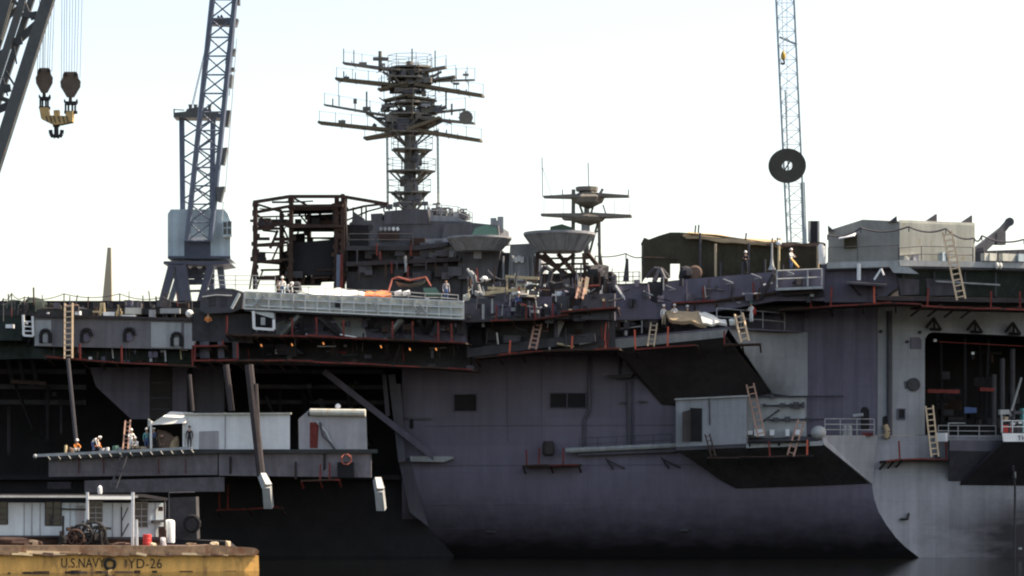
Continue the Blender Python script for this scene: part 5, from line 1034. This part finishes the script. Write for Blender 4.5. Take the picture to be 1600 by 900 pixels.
# ================================================================= floating crane: barge, boom, blocks
KB = 0.38                                      # yaw of the barge
def PB(u, v, y): d = (D+y+KB*17.0)/(1-KB*(u-800)/F); return P(u, v, d-D)
def _ppb(s, uv, y, th): return s.prism([PB(a, b, y) for a, b in uv], (-KB*th, th, 0))
MB.ppb = _ppb
YB = -45.0
bg_ = thing('floating_crane_barge', 'yellow crane barge with black lettering and a white deckhouse', 'barge', PB(200,893,YB))
def bp2(uv, dy, th, name, m, par=bg_): return part(MB().ppb(uv, YB+dy, th), name, m, par)
bh = bp2([(-460,865),(404,868),(405,893),(398,899),(-460,899)], 0, 14, 'hull', 'barge yellow')
bp2([(-460,851),(300,853),(330,851),(401,857),(405,861),(404,865),(398,868),(-460,866)], -.28, 1.4, 'rubbing_timber', 'barge timber')
for i in range(26):
    u = -20+i*16+R.uniform(-8,8); mb = MB(); mb.bar(PB(u,866+R.uniform(-2,1),YB-.42), PB(min(u+R.uniform(12,34),400),867+R.uniform(-2,1),YB-.42), .16, R.uniform(.05,.2)); part(mb, 'fender_board', R.choice(('barge timber','barge timber','cloth tan','rusty deck','timber')), bg_)
bp2([(41,860),(76,861),(128,864),(128,867),(42,865)], -.36, .2, 'bleached_board', 'cloth tan')
for i in range(40): part(MB().box(PB(R.uniform(0,400), 895+R.uniform(-2,2), YB-.06), (R.uniform(.15,1.6),.1,R.uniform(.05,.22))), 'rust_scab', R.choice(('rusty deck','black steel','barge timber')), bg_)
mb = MB(); mb.prism([PB(-460,855,YB-.1),PB(401,857,YB-.1),PB(401,857,YB+13.5),PB(-460,855,YB+13.5)], (0,0,-.1)) if 0 else mb.slab([PB(-460,851.5,YB+1.2),PB(398,856,YB+1.2),PB(398,856,YB+1.2)+V((-KB*12,12,0)),PB(-460,851.5,YB+1.2)+V((-KB*12,12,0))], .1); part(mb, 'deck', 'rusty deck', bg_)
tl90 = rt
ft = part(MB().path([PB(172+8*math.cos(i*math.pi/7),881+8*math.sin(i*math.pi/7),YB-.12) for i in range(15)], .11, 6), 'tyre_fender', 'black steel', bg_)
part(MB().bar(PB(168,893,YB-.15), PB(175,890,YB-.15), .3, .15), 'bent_plate', 'striped yellow', bg_)
def text(txt, u0, u1, v0, v1, y, m, par, name='lettering', f=None):
    f = f or PB
    c = bpy.data.curves.new(name, 'FONT'); c.body = txt; c.extrude = .012; c.space_character = 1.06
    o = bpy.data.objects.new(name, c); COL.objects.link(o)
    dg = bpy.context.evaluated_depsgraph_get(); me = bpy.data.meshes.new_from_object(o.evaluated_get(dg)); bpy.data.objects.remove(o)
    xs = [q.co.x for q in me.vertices]; ys = [q.co.y for q in me.vertices]
    p00, p10, p01, p11 = f(u0,v1,y), f(u1,v1,y), f(u0,v0,y), f(u1,v0,y)
    root = par
    while root.parent: root = root.parent
    for q in me.vertices:
        a = (q.co.x-min(xs))/(max(xs)-min(xs)); b = (q.co.y-min(ys))/(max(ys)-min(ys))
        q.co = p00.lerp(p10, a).lerp(p01.lerp(p11, a), b)+V((0,-q.co.z,0))-root.location
    me.materials.clear(); me.materials.append(M[m]); k = bpy.data.objects.new(name, me); COL.objects.link(k); k.parent = par; return k
text('U.S.NAVY', 96, 164, 872, 887, YB-.02, 'lettering black', bh); text('YD-26', 200, 253, 873, 888, YB-.02, 'lettering black', bh)
bp2([(195,873),(199,877),(199,884),(195,888)], -.03, .05, 'lettering', 'lettering black', bh)
# deckhouse
dh = bp2([(-460,784),(259,786),(259,839),(-460,839)], 4, 6, 'deckhouse', 'deckhouse white')
bp2([(-460,839.5),(259,839.5),(259,853),(-460,853)], 4.15, 5, 'deckhouse_base', 'rusty deck', dh)
zr = PB(0,775,YB+4).z
mb = MB(); mb.prism([PB(-460,771,YB+2.7),PB(225,772,YB+2.7),PB(262,778,YB+2.7),PB(262,782,YB+2.7),PB(225,777,YB+2.7),PB(-460,776,YB+2.7)], (-KB*8,8,0)); part(mb, 'roof', 'roof felt', dh)
part(MB().bar(PB(-460,775,YB+2.66), PB(215,776,YB+2.66), .1, .14), 'gutter', 'light grey paint', dh)
for u0, u1, v0, v1 in ((-14,12,784,819),(71,96,784,821),(139,160,784,816),(211,231,785,824)):
    k = bp2([(u0,v0),(u1,v0),(u1,v1),(u0,v1)], 3.97, .1, 'window', 'glass dark', dh)
    mb = MB()
    for f_ in (.0,.27,.55,.78,1.0): mb.bar(PB(u0,v0+(v1-v0)*f_,YB+3.95), PB(u1,v0+(v1-v0)*f_,YB+3.95), .05, .05)
    for f_ in (0,.5,1): mb.bar(PB(u0+(u1-u0)*f_,v0,YB+3.94), PB(u0+(u1-u0)*f_,v1,YB+3.94), .05, .05)
    part(mb, 'glazing_bar', 'container grey' if u0 in (139,211) else 'roof felt', k)
for u in (38,50,63,110,122,176,190,243): part(MB().bar(PB(u,786,YB+3.97), PB(u,839,YB+3.97), .05, .04), 'panel_batten', 'container grey', dh)
k = bp2([(119,790),(132,790),(132,839),(119,839)], 3.95, .08, 'door', 'container grey', dh); part(MB().ball(PB(130,815,YB+3.9), .06), 'handle', 'black steel', k)
part(MB().tube(PB(257,783,YB+3.7), PB(258,850,YB+3.7), .07, 6), 'pipe', 'dark grey paint', dh)
part(MB().tube(PB(96,795,YB+3.8), PB(137,796,YB+3.8), .05, 5), 'pipe', 'dark grey paint', dh)
part(MB().bar(PB(-460,838,YB+3.8), PB(165,838,YB+3.8), .1, .12), 'sill_beam', 'dark grey paint', dh)
part(MB().bar(PB(165,841,YB+3.8), PB(259,842,YB+3.8), .1, .12), 'sill_beam', 'dark grey paint', dh)
mb = MB(); mb.bar(PB(190,792,YB+3.5), PB(190,838,YB+3.5), .09); mb.bar(PB(190,838,YB+3.5), PB(201,818,YB+3.5), .09); mb.bar(PB(190,815,YB+3.5), PB(200,793,YB+3.5), .07); part(mb, 'stair_frame', 'dark grey paint', dh)
bp2([(239,813),(257,812),(257,816),(239,817)], 3.4, .5, 'wall_shelf', 'dark grey paint', dh)
for u, v, s_ in ((251,795,.3),(253,828,.45),(254,834,.5)): part(MB().box(PB(u,v,YB+3.6), (s_,.3,s_)), 'wall_box', 'rusty deck', dh)
ft2 = thing('pipe_gantry', 'white pipe gantry standing before the barge deckhouse windows', 'frame', PB(172,850,YB+2.3))
part(MB().bar(PB(136.5,852,YB+2.3), PB(136.5,769,YB+2.3), .16), 'post', 'white paint', ft2); part(MB().bar(PB(207,852,YB+2.3), PB(207.5,769,YB+2.3), .18), 'post', 'white paint', ft2); part(MB().bar(PB(137,778,YB+2.3), PB(207,778,YB+2.3), .15, .2), 'crossbar', 'white paint', ft2)
wn = thing('deck_winch', 'rusty black winch with gears and drum in front of the barge deckhouse', 'winch', PB(130,853,YB+2))
for u, r, m_ in ((128,16,'black steel'),(147,18,'black steel'),(118,12,'rusty deck')): 
    cc = PB(u,852-r,YB+1.8); rr = r*.0428; mb = MB(); mb.path([cc+V((rr*math.cos(i*math.pi/9),0,rr*math.sin(i*math.pi/9))) for i in range(19)], .10, 6); mb.tube(cc-V((0,.3,0)), cc+V((0,.3,0)), .14, 8)
    for i in range(4): a = i*math.pi/4+.3; mb.tube(cc-V((rr*math.cos(a),0,rr*math.sin(a))), cc+V((rr*math.cos(a),0,rr*math.sin(a))), .055, 5)
    part(mb, 'gear_wheel', m_, wn)
part(MB().lathe([(.7,-1),(.7,-.9),(.4,-.85),(.4,.85),(.7,.9),(.7,1)], PB(138,842,YB+2.3), 16, Matrix.Rotation(rad(90), 3, 'Y')), 'drum', 'black steel', wn)
part(MB().ppb([(92,852),(95,836),(104,838),(112,830),(120,834),(155,832),(158,852),(150,852),(146,840),(126,842),(118,852),(108,852),(104,845),(100,852)], YB+2.6, .4), 'winch_frame', 'black steel', wn)
part(MB().ppb([(150,822),(174,824),(174,828),(150,827)], YB+2, .8), 'winch_table', 'black steel', wn)
for a in ((155,827,156,852),(165,827,163,852),(160,827,170,852),(98,850,99,806),(113,830,113,822),(121,830,120,820),(132,826,138,812),(142,815,142,828)): part(MB().bar(PB(a[0],a[1],YB+1.9), PB(a[2],a[3],YB+1.9), .14), 'lever', 'black steel', wn)
for i in range(14): part(MB().box(PB(95+R.uniform(0,75), 823+R.uniform(0,26), YB+1.9+R.uniform(-.3,.4)), (R.uniform(.15,.5),.3,R.uniform(.15,.5)), R.random()), 'fitting', R.choice(('black steel','rusty deck')), wn)
dr = thing('oil_drum', 'bright red drum standing on the barge deck by the white post', 'drum', PB(230,856,YB+2)); part(MB().lathe([(.27,0),(.29,.02),(.28,.26),(.30,.28),(.28,.31),(.28,.55),(.30,.57),(.28,.60),(.29,.84),(.27,.86)], PB(230,855,YB+2), 16), 'body', 'drum red', dr)
one(MB().bar(PB(214,853,YB+1.4), PB(213,812,YB+1.4), .16, .14), 'mooring_post', 'white paint', 'thin white post left of the red drum on the barge', 'post')
wtk = thing('upright_tank', 'bright white upright tank with rounded top at the deckhouse end', 'tank', PB(265,846,YB+4.5)); part(MB().lathe([(.34,0),(.36,.1),(.36,1.35),(.32,1.5),(.15,1.56)], PB(265,848,YB+4.5), 18), 'body', 'white paint', wtk)
for i, (u, v, w_, h_, m_, lab) in enumerate(((20,846,2.4,.5,'rusty deck','long rusty fitting at the left end of the barge deck'),(52,850,.9,.5,'hook block brown','brown bitt left of the bleached board'),(60,850,.5,.4,'scaffold plank','small brown post stub beside the brown bitt'),(186,852,1.2,.35,'rusty deck','rusty heap under the portal frame'),(240,852,.5,.35,'cloth tan','tan lump right of the red drum'),(255,848,.4,.7,'container grey','grey pipe stub in front of the white tank'),(200,856,1.3,.2,'barge yellow','yellow timber scrap beneath the white post'),(335,852,.5,.5,'cloth tan','pale bollard near the right end of the barge'),(357,850,.35,.45,'cloth tan','smaller pale bollard at the right end of the barge'),(300,851,.7,.25,'barge timber','timber scrap right of the white tank'),(105,855,.9,.3,'rusty deck','rust heap at the left foot of the winch'))):
    c = PB(u, v, YB+1.3); one(MB().lump((c.x,c.y,c.z), (w_,.6,h_), i+3), 'deck_scrap', m_, lab, 'scrap')
# the crane's boom, out of frame to the left, crossing the top left corner
bm_ = thing('floating_crane_boom', 'dark steel lattice boom leaning across the top left corner', 'crane boom', P(-40,330,YB+4))
def bb(u0, v0, u1, v1, y, w_, h_=None, m='boom steel', nm='chord'): return part(MB().bar(P(u0,v0,y), P(u1,v1,y), w_, h_ or w_), nm, m, bm_)
bb(-197,850,88,-40,YB+2,.80,.8); bb(-225,838,62,-40,YB+5,.42,.42); bb(-238,846,48,-40,YB+2,.45); bb(-258,850,34,-40,YB+6,.38); bb(-265,838,24,-40,YB+7,.5)
for i in range(9):
    t = i/9; bb(-150-12*i*0-0+30-105*t,610+250*t-2,-190+40-90*t,600+250*t,YB+3.5,.22,nm='lacing')
bb(-270,851,-180,851,YB+4,1.0,1.2,nm='boom_foot')
for a in ((28,158,-4,172,3,.45),(30,145,8,110,3,.14),(66,30,30,62,3,.45),(30,62,-10,92,3,.3),(54,28,14,-4,4,.25),(22,20,52,26,4,.3),(0,40,30,10,5,.28),(-2,96,24,60,5,.2),(20,60,26,100,4,.1),(4,120,12,150,4,.1),(-8,150,20,160,4,.3),(36,0,46,28,4,.3),(8,-10,-10,40,6,.8)):
    bb(a[0],a[1],a[2],a[3],YB+a[4],a[5],m='boom steel',nm='lacing')
for u, v in ((52,24),(24,152),(28,64),(10,138)): part(MB().pp([(u-6,v-5),(u+5,v-7),(u+7,v+4),(u-4,v+7)], YB+2.4, .3), 'gusset', 'boom steel', bm_)
bb(-6,60,20,-30,YB+4,.7,.9,nm='chord')
YH = YB+3
def block(u, v0, v1, hw, lab, ropes):
    t = thing('hook_block', lab, 'hook block', P(u, v1+22, YH), 'hook blocks of the floating crane'); s = (D+YH)/F
    prof = [(u-hw*.72,v0+3),(u-hw*.55,v0),(u+hw*.55,v0),(u+hw*.72,v0+3),(u+hw*.78,v0+10),(u+hw,v0+15),(u+hw*.95,v0+24),(u+hw*.35,v1),(u-hw*.35,v1),(u-hw*.95,v0+24),(u-hw,v0+15),(u-hw*.78,v0+10)]
    for dy in (-.42,.02,.34): part(MB().pp(prof, YH+dy, .12), 'cheek_plate', 'hook block brown', t)
    part(MB().lathe([(hw*s*.80,-.3),(hw*s*.9,0),(hw*s*.8,.34)], P(u,v0+17,YH), 16, rt), 'sheave', 'black steel', t)
    part(MB().tube(P(u-hw*.5,v0+4,YH-.6), P(u-hw*.5,v0+4,YH+.5), .1), 'pin', 'black steel', t); part(MB().tube(P(u+hw*.5,v0+4,YH-.6), P(u+hw*.5,v0+4,YH+.5), .1), 'pin', 'black steel', t)
    w_ = hw*.62
    part(MB().tube(P(u,v1-2,YH), P(u,v1+10,YH), .12, 8), 'shank', 'black steel', t)
    part(MB().pp([(u-w_,v1+2),(u-w_+2,v1+6),(u+w_-2,v1+6),(u+w_,v1+2),(u+w_+.6,v1+7),(u+w_-2,v1+11),(u-w_+2,v1+11),(u-w_-.6,v1+7)], YH-.25, .5), 'hook_yoke', 'black steel', t)
    for du in (-w_+2.4, -w_*.3, w_*.3, w_-2.4): part(MB().tube(P(u+du,v1+10,YH), P(u+du,v1+24,YH), .07, 6), 'link_rod', 'black steel', t)
    part(MB().pp([(u-w_,v1+21),(u+w_,v1+21),(u+w_,v1+25),(u-w_,v1+25)], YH-.2, .4), 'link_plate', 'black steel', t)
    for a, b, vv in ropes: part(MB().tube(P(a,vv,YH+R.uniform(-.2,.2)), P(b,-30,YH+R.uniform(-.2,.2)), .022, 5), 'hoist_rope', 'rope steel', t)
block(69,106,145,13.5,'left brown hook block, partly before the boom',[(58,63,122),(62,66,108),(66,68.5,107),(67.8,70,107),(70,73,107),(74,78,108),(77,82,109),(81,86,112)])
block(110,112,152,16,'right brown hook block with a pale mark, clear of the boom',[(96,97,124),(100,101,116),(104,104.5,113),(108,109.5,113),(112,114,113),(116,119,113),(120,124,115),(125,129,122)])
lb = thing('lifting_beam', 'curved yellow lifting beam with dark stripes and a double hook below', 'lifting beam', P(88,216,YH))
q = part(MB().pp([(61,168),(75,167.5),(76,180),(102,181),(103,174),(114,173),(113,190),(94,194),(84,195),(64,185)], YH-.4, .8), 'beam', 'striped yellow', lb)
for u in (72,78,84,91,98,104): part(MB().pp([(u-1,181),(u+1,181),(u+4,191),(u+2,191)], YH-.43, .05), 'stripe', 'hook block brown', q)
part(MB().pp([(83.5,172),(92,171.5),(92,182),(84,182)], YH-.3, .6), 'pin_housing', 'striped yellow', lb)
part(MB().tube(P(88,193,YH), P(88,212,YH), .16, 8), 'shank', 'black steel', lb)
for k in (-1, 1): part(MB().path([P(88,212,YH),P(88+k*5,214,YH),P(88+k*8.5,209,YH),P(88+k*9,203,YH)], .14, 7), 'hook_arm', 'black steel', lb)
part(MB().bar(P(83,196,YH), P(93,196,YH), .3, .2), 'hook_collar', 'black steel', lb)
# tan obelisk mast behind the deck
mb = MB(); mb.bar(P(167,500,50), P(171,387,50), 1.15, .9, .36, .35); o = one(mb, 'tapered_mast', 'tan mast', 'tan tapered mast standing alone behind the forward deck', 'mast')
# gallery with a name board at the right edge of the stern
NO = 4.2
ng = part(MB().prism([T(1566,676,NO-.1),T(2150,676,NO-.1),T(2150,676,.1),T(1566,676,.1)], (0,0,-.15)), 'name_gallery', 'dark primer')
nb = part(MB().tp([(1566,677),(2150,677),(2150,691),(1568,690)], NO, .12), 'name_board', 'white paint', ng)
text('TH', 1590, 1603.5, 680.5, 688, NO+.03, 'lettering black', ng, f=T)
part(MB().prism([T(1569,690.5,NO-.02),T(2150,691.5,NO-.02),T(2150,764,.06),T(1500,758,.06)], (0,.2,.25)), 'underside', 'dark primer', ng)
mb = MB(); rail(mb, [T(1566,676,NO-.1),T(1582,676,NO-.1),T(1600,676,NO-.1),T(1620,676,NO-.1)], .95, 2, .04); part(mb, 'rail', 'white paint', ng)
part(MB().tp([(1563,640),(1577,640),(1578,647),(1563,648)], NO-.8, .4), 'lamp_box', 'light grey paint', ng)
for u, v0, v1, m_ in ((1565,676,640,'light grey paint'),(1577,676,648,'dark grey paint'),(1590,676,655,'dark grey paint')): part(MB().tube(T(u,v0,NO-.9), T(u,v1,NO-.9), .08), 'post', m_, ng)
for u0, u1, v0, v1, m_ in ((1584,1600,642,647,'dark grey paint'),(1598,1640,638,676,'plastic teal'),(1568,1580,664,676,'cloth red'),(1582,1597,667,675,'interior dark'),(1570,1577,651,657,'cloth tan'),(1581,1586,660,664,'cloth white'),(1590,1597,659,662,'cloth white')): part(MB().tp([(u0,v0),(u1,v0),(u1,v1),(u0,v1)], NO-1.6, .6), 'gallery_locker', m_, ng)
part(MB().path([T(1583,728,2.2),T(1586,764,1.2),T(1585,884,.5)], .09, 6), 'fender_pipe', 'dark grey paint')
for u, v in ((1585,742),(1594,772),(1594,857)): part(MB().box(T(u,v,1.4), (.25,.2,.5 if v == 742 else .18)), 'hull_fitting', 'light grey paint')
one(MB().tube(P(1578,880,-15), P(1660,880,-15), .09, 6), 'floating_boom', 'orange red post', 'thin orange floating boom on the water at the bottom right corner', 'boom')
# dim boat lying under the elevator beyond the barge
db = thing('work_punt', 'dim dark work punt with a cabin, lying in the shade right of the barge deckhouse', 'boat', P(310,872,-26))
part(MB().pp([(262,842),(352,846),(384,872),(262,872)], -26, 3), 'hull', 'interior black', db); part(MB().pp([(262,778),(306,776),(308,842),(262,842)], -25.6, 2), 'cabin', 'interior dark', db)
part(MB().path([P(300+11*math.cos(k*math.pi/8),818+12*math.sin(k*math.pi/8),-26.1) for k in range(17)], .16, 6), 'tyre_fender', 'interior black', db)
part(MB().path([P(264,842,-26),P(264,770,-26),P(304,769,-26)], .05, 5), 'rail', 'dark grey paint', db)
one(MB().lathe([(.14,0),(.18,.15),(.16,.5),(.05,.62)], P(156,772,-30), 8), 'white_buoy', 'white paint', 'small white buoy hung above the portal frame crossbar', 'buoy')
# ================================================================= people
SK = {}
BASE = dict(pel=(0,0,.95,.135), spi=(0,0,1.17,.125), che=(0,0,1.38,.145), nec=(0,-.005,1.52,.06), hd0=(0,-.025,1.60,.085), hd1=(0,-.02,1.70,.088), nos=(0,-.125,1.63,.018),
  shL=(-.19,0,1.43,.062), elL=(-.25,.02,1.14,.047), wrL=(-.25,-.08,.90,.032), haL=(-.25,-.11,.83,.035), shR=(.19,0,1.43,.062), elR=(.25,.02,1.14,.047), wrR=(.25,-.08,.90,.032), haR=(.25,-.11,.83,.035),
  hiL=(-.10,0,.90,.095), knL=(-.11,-.02,.50,.065), anL=(-.11,.03,.10,.045), toL=(-.12,-.15,.045,.04), hiR=(.10,0,.90,.095), knR=(.11,-.02,.50,.065), anR=(.11,.03,.10,.045), toR=(.12,-.15,.045,.04))
LINK = [('pel','spi'),('spi','che'),('che','nec'),('nec','hd0'),('hd0','hd1'),('hd0','nos')]+[(a+s, b+s) for s in 'LR' for a, b in (('sh','el'),('el','wr'),('wr','ha'),('hi','kn'),('kn','an'),('an','to'))]+[('che','shL'),('che','shR'),('pel','hiL'),('pel','hiR')]
POSE = {'stand': {}, 'work': dict(elL=(-.27,-.10,1.18), wrL=(-.15,-.34,1.22), haL=(-.11,-.41,1.24), elR=(.27,-.10,1.18), wrR=(.15,-.34,1.15), haR=(.11,-.41,1.16)),
 'reach': dict(elR=(.33,-.12,1.62), wrR=(.36,-.2,1.88), haR=(.37,-.22,1.96)),
 'bend': dict(pel=(0,.10,.86), spi=(0,-.02,1.02), che=(0,-.22,1.14), nec=(0,-.36,1.18), hd0=(0,-.45,1.19), hd1=(0,-.53,1.24), nos=(0,-.54,1.12), shL=(-.19,-.25,1.13), elL=(-.22,-.34,.86), wrL=(-.18,-.42,.62), haL=(-.16,-.45,.55), shR=(.19,-.25,1.13), elR=(.22,-.34,.86), wrR=(.18,-.42,.62), haR=(.16,-.45,.55), hiL=(-.10,.09,.83), hiR=(.10,.09,.83), knL=(-.12,-.02,.47), knR=(.12,-.02,.47)),
 'crouch': dict(pel=(0,.16,.34), spi=(0,.08,.54), che=(0,-.04,.74), nec=(0,-.10,.87), hd0=(0,-.14,.95), hd1=(0,-.15,1.05), nos=(0,-.24,.97), shL=(-.19,-.05,.78), elL=(-.27,-.22,.58), wrL=(-.15,-.42,.52), haL=(-.11,-.49,.50), shR=(.19,-.05,.78), elR=(.27,-.22,.58), wrR=(.15,-.42,.52), haR=(.11,-.49,.50), hiL=(-.11,.15,.31), hiR=(.11,.15,.31), knL=(-.16,-.25,.48), knR=(.16,-.25,.48), anL=(-.14,-.06,.10), anR=(.14,-.06,.10), toL=(-.15,-.25,.045), toR=(.15,-.25,.045))}
def body(pose, shirt, trou):
    key = (pose, shirt, trou)
    if key in SK: return SK[key]
    J = {k: list(v) for k, v in BASE.items()}
    for k, v in POSE[pose].items(): J[k][:3] = v
    E = list(LINK)
    for s, k in (('L', -1), ('R', 1)):
        h, wv = V(J['ha'+s][:3]), V(J['wr'+s][:3]); d = (h-wv).normalized(); sd_ = d.cross(V((k, 0, 0))).normalized()
        for i, (off, ln) in enumerate(((-.030,.070),(-.010,.082),(.010,.078),(.030,.062))):
            m1 = h+sd_*off+d*ln*.55; m2 = h+sd_*off*.95+d*ln-V((k*.02,0,0)); J['f%d1%s' % (i, s)] = [*m1, .0095]; J['f%d2%s' % (i, s)] = [*m2, .008]
            E += [('ha'+s, 'f%d1%s' % (i, s)), ('f%d1%s' % (i, s), 'f%d2%s' % (i, s))]
        q = h-d*.02-sd_*.05; J['t1'+s] = [*q, .011]; J['t2'+s] = [*(q+d*.05-sd_*.01), .009]; E += [('ha'+s, 't1'+s), ('t1'+s, 't2'+s)]
    nm = list(J); me = bpy.data.meshes.new('body'); me.from_pydata([J[k][:3] for k in nm], [(nm.index(a), nm.index(b)) for a, b in E], [])
    o = bpy.data.objects.new('body', me); COL.objects.link(o); md = o.modifiers.new('Skin', 'SKIN'); md.use_smooth_shade = True
    for i, k in enumerate(nm): sv = me.skin_vertices[0].data[i]; sv.radius = (J[k][3], J[k][3]*(.72 if k in ('che','spi','pel') else 1)); sv.use_root = (k == 'pel')
    o.modifiers.new('Subsurf', 'SUBSURF').levels = 1
    dg = bpy.context.evaluated_depsgraph_get(); res = bpy.data.meshes.new_from_object(o.evaluated_get(dg)); bpy.data.objects.remove(o)
    res.materials.clear()
    for x in ('skin', shirt, trou, 'black steel'): res.materials.append(M[x])
    def cls(k):
        if k[:2] in ('hd','no','ha','ne','f0','f1','f2','f3','t1','t2'): return 0
        if k[:2] in ('hi','kn','pe'): return 2
        if k[:2] in ('an','to'): return 3
        return 1
    pts = [(V(J[a][:3]).lerp(V(J[b][:3]), t_), cls(a if t_ < .5 else b)) for a, b in E for t_ in (0, .33, .67, 1)]
    for p in res.polygons: p.use_smooth = True; p.material_index = min(pts, key=lambda q: (q[0]-p.center).length)[1]
    hd = V(J['hd1'][:3]); up = (V(J['hd1'][:3])-V(J['hd0'][:3])).normalized(); SK[key] = (res, hd, up); return SK[key]
def person(base, pose, shirt, trou, rz, label, hat='cloth white', group='shipyard workers'):
    me, hd, up = body(pose, shirt, trou)
    t = bpy.data.objects.new('person', me); COL.objects.link(t); t.location = base; t.rotation_euler = (0, 0, rz); tag(t, label, 'person', group)
    if hat:
        mb = MB(); c = hd+up*.03; tl_ = V((0,0,1)).rotation_difference(up).to_matrix(); mb.lathe([(.155,-.01),(.125,.0),(.12,.06),(.085,.12),(.03,.145)], (0,0,0), 12)
        for i in range(len(mb.v)): mb.v[i] = c+tl_ @ mb.v[i]+V(base)
        k = mb.build('hard_hat', hat, t)
    return t
def pe(u, ob): p = H(u, ez(u)-1, ob); return p
CW, CB, CD, CO, CR, CT = 'cloth white','cloth blue','cloth dark','cloth orange','cloth red','cloth tan'
person(pe(119,EO-1), 'crouch', CO, CW, .6, 'worker in orange and white crouching at the left end of the elevator')
person(pe(146,EO-1.2), 'bend', CW, CB, 1.3, 'worker in white shirt bent double over the grey tub on the elevator', 'cloth white')
person(pe(155,EO-2.0), 'crouch', CO, CD, -1.0, 'orange clad worker crouching beside the bent worker', 'cloth orange')
person(pe(205,EO-.9), 'work', CW, CW, .5, 'worker all in white standing right of the dark ladder on the elevator')
person(pe(213,EO-1.0), 'crouch', CW, CT, -.5, 'crouching pale clad worker just right of the white clad one')
person(pe(229,EO-1.6), 'stand', 'plastic teal', CB, .3, 'worker in teal shirt left of the canopy pole')
person(pe(241,EO-1.8), 'work', CB, CD, -.8, 'worker in blue shirt under the left of the canopy', 'cloth white')
person(pe(247,EO-1.5), 'bend', 'cloth brown', CD, .9, 'brown clad worker bending over the gear under the canopy', None)
person(H(296,702,EO-.9), 'stand', CD, CD, .1, 'dark clad worker before the left end of the long white container', 'cloth dark')
# the upper sponson
person(H(1037,512,5.35), 'stand', CW, CT, .4, 'left worker in white hard hat behind the tan tarpaulin', 'cloth white')
person(H(1054,511,5.4), 'work', CW, CW, -.5, 'white clad worker leaning over the tan tarpaulin')
person(H(1074,513,5.3), 'stand', CD, CD, 0, 'dark clad worker with white hat right of the white clad pair', 'cloth white')
person(H(1174,508,5.2), 'work', CW, CW, -.9, 'worker in white overalls with a red pack beside the pale ladder', 'plastic teal')
one(MB().lump(H(1178,486,5.0), (.35,.3,.6), 4), 'work_pack', 'cloth red', 'red pack behind the worker in white overalls', 'pack')
person(H(1236,424,2.4), 'work', CW, CB, .9, 'worker in white shirt in front of the canvas shelter right end', 'cloth white')
one(MB().bar(H(1236,404,2.6), H(1248,418,3.0), .14, .1), 'yellow_tool', 'barge yellow', 'yellow tool beside the worker before the canvas shelter', 'tool')
person(H(1165,428,2.4), 'work', CD, CD, -.3, 'dark clad worker with pale hat in the middle of the canvas shelter', 'cloth white')
person(H(697,472,9.6), 'stand', 'container grey', CB, .2, 'person in pale shirt standing at the right end of the catwalk screen', None)
person(H(810,492,8.2), 'stand', CB, CD, .4, 'person in blue behind the gallery panels left of the trestle tub', 'cloth white')
person(H(441,468,9.0), 'work', CW, CB, .2, 'worker in white behind the left part of the catwalk screen', 'cloth white')
person(H(449,468,9.0), 'bend', CW, CD, .8, 'bent worker in white beside the foot of the staging cage', 'cloth white')
person(H(38,500,6.8), 'stand', CD, CD, -.2, 'dark figure left of the big green netted bundle', None)
person(H(325,524,9.4), 'work', CO, CD, .3, 'worker in orange top working in the dark left of the window frame', 'cloth white')
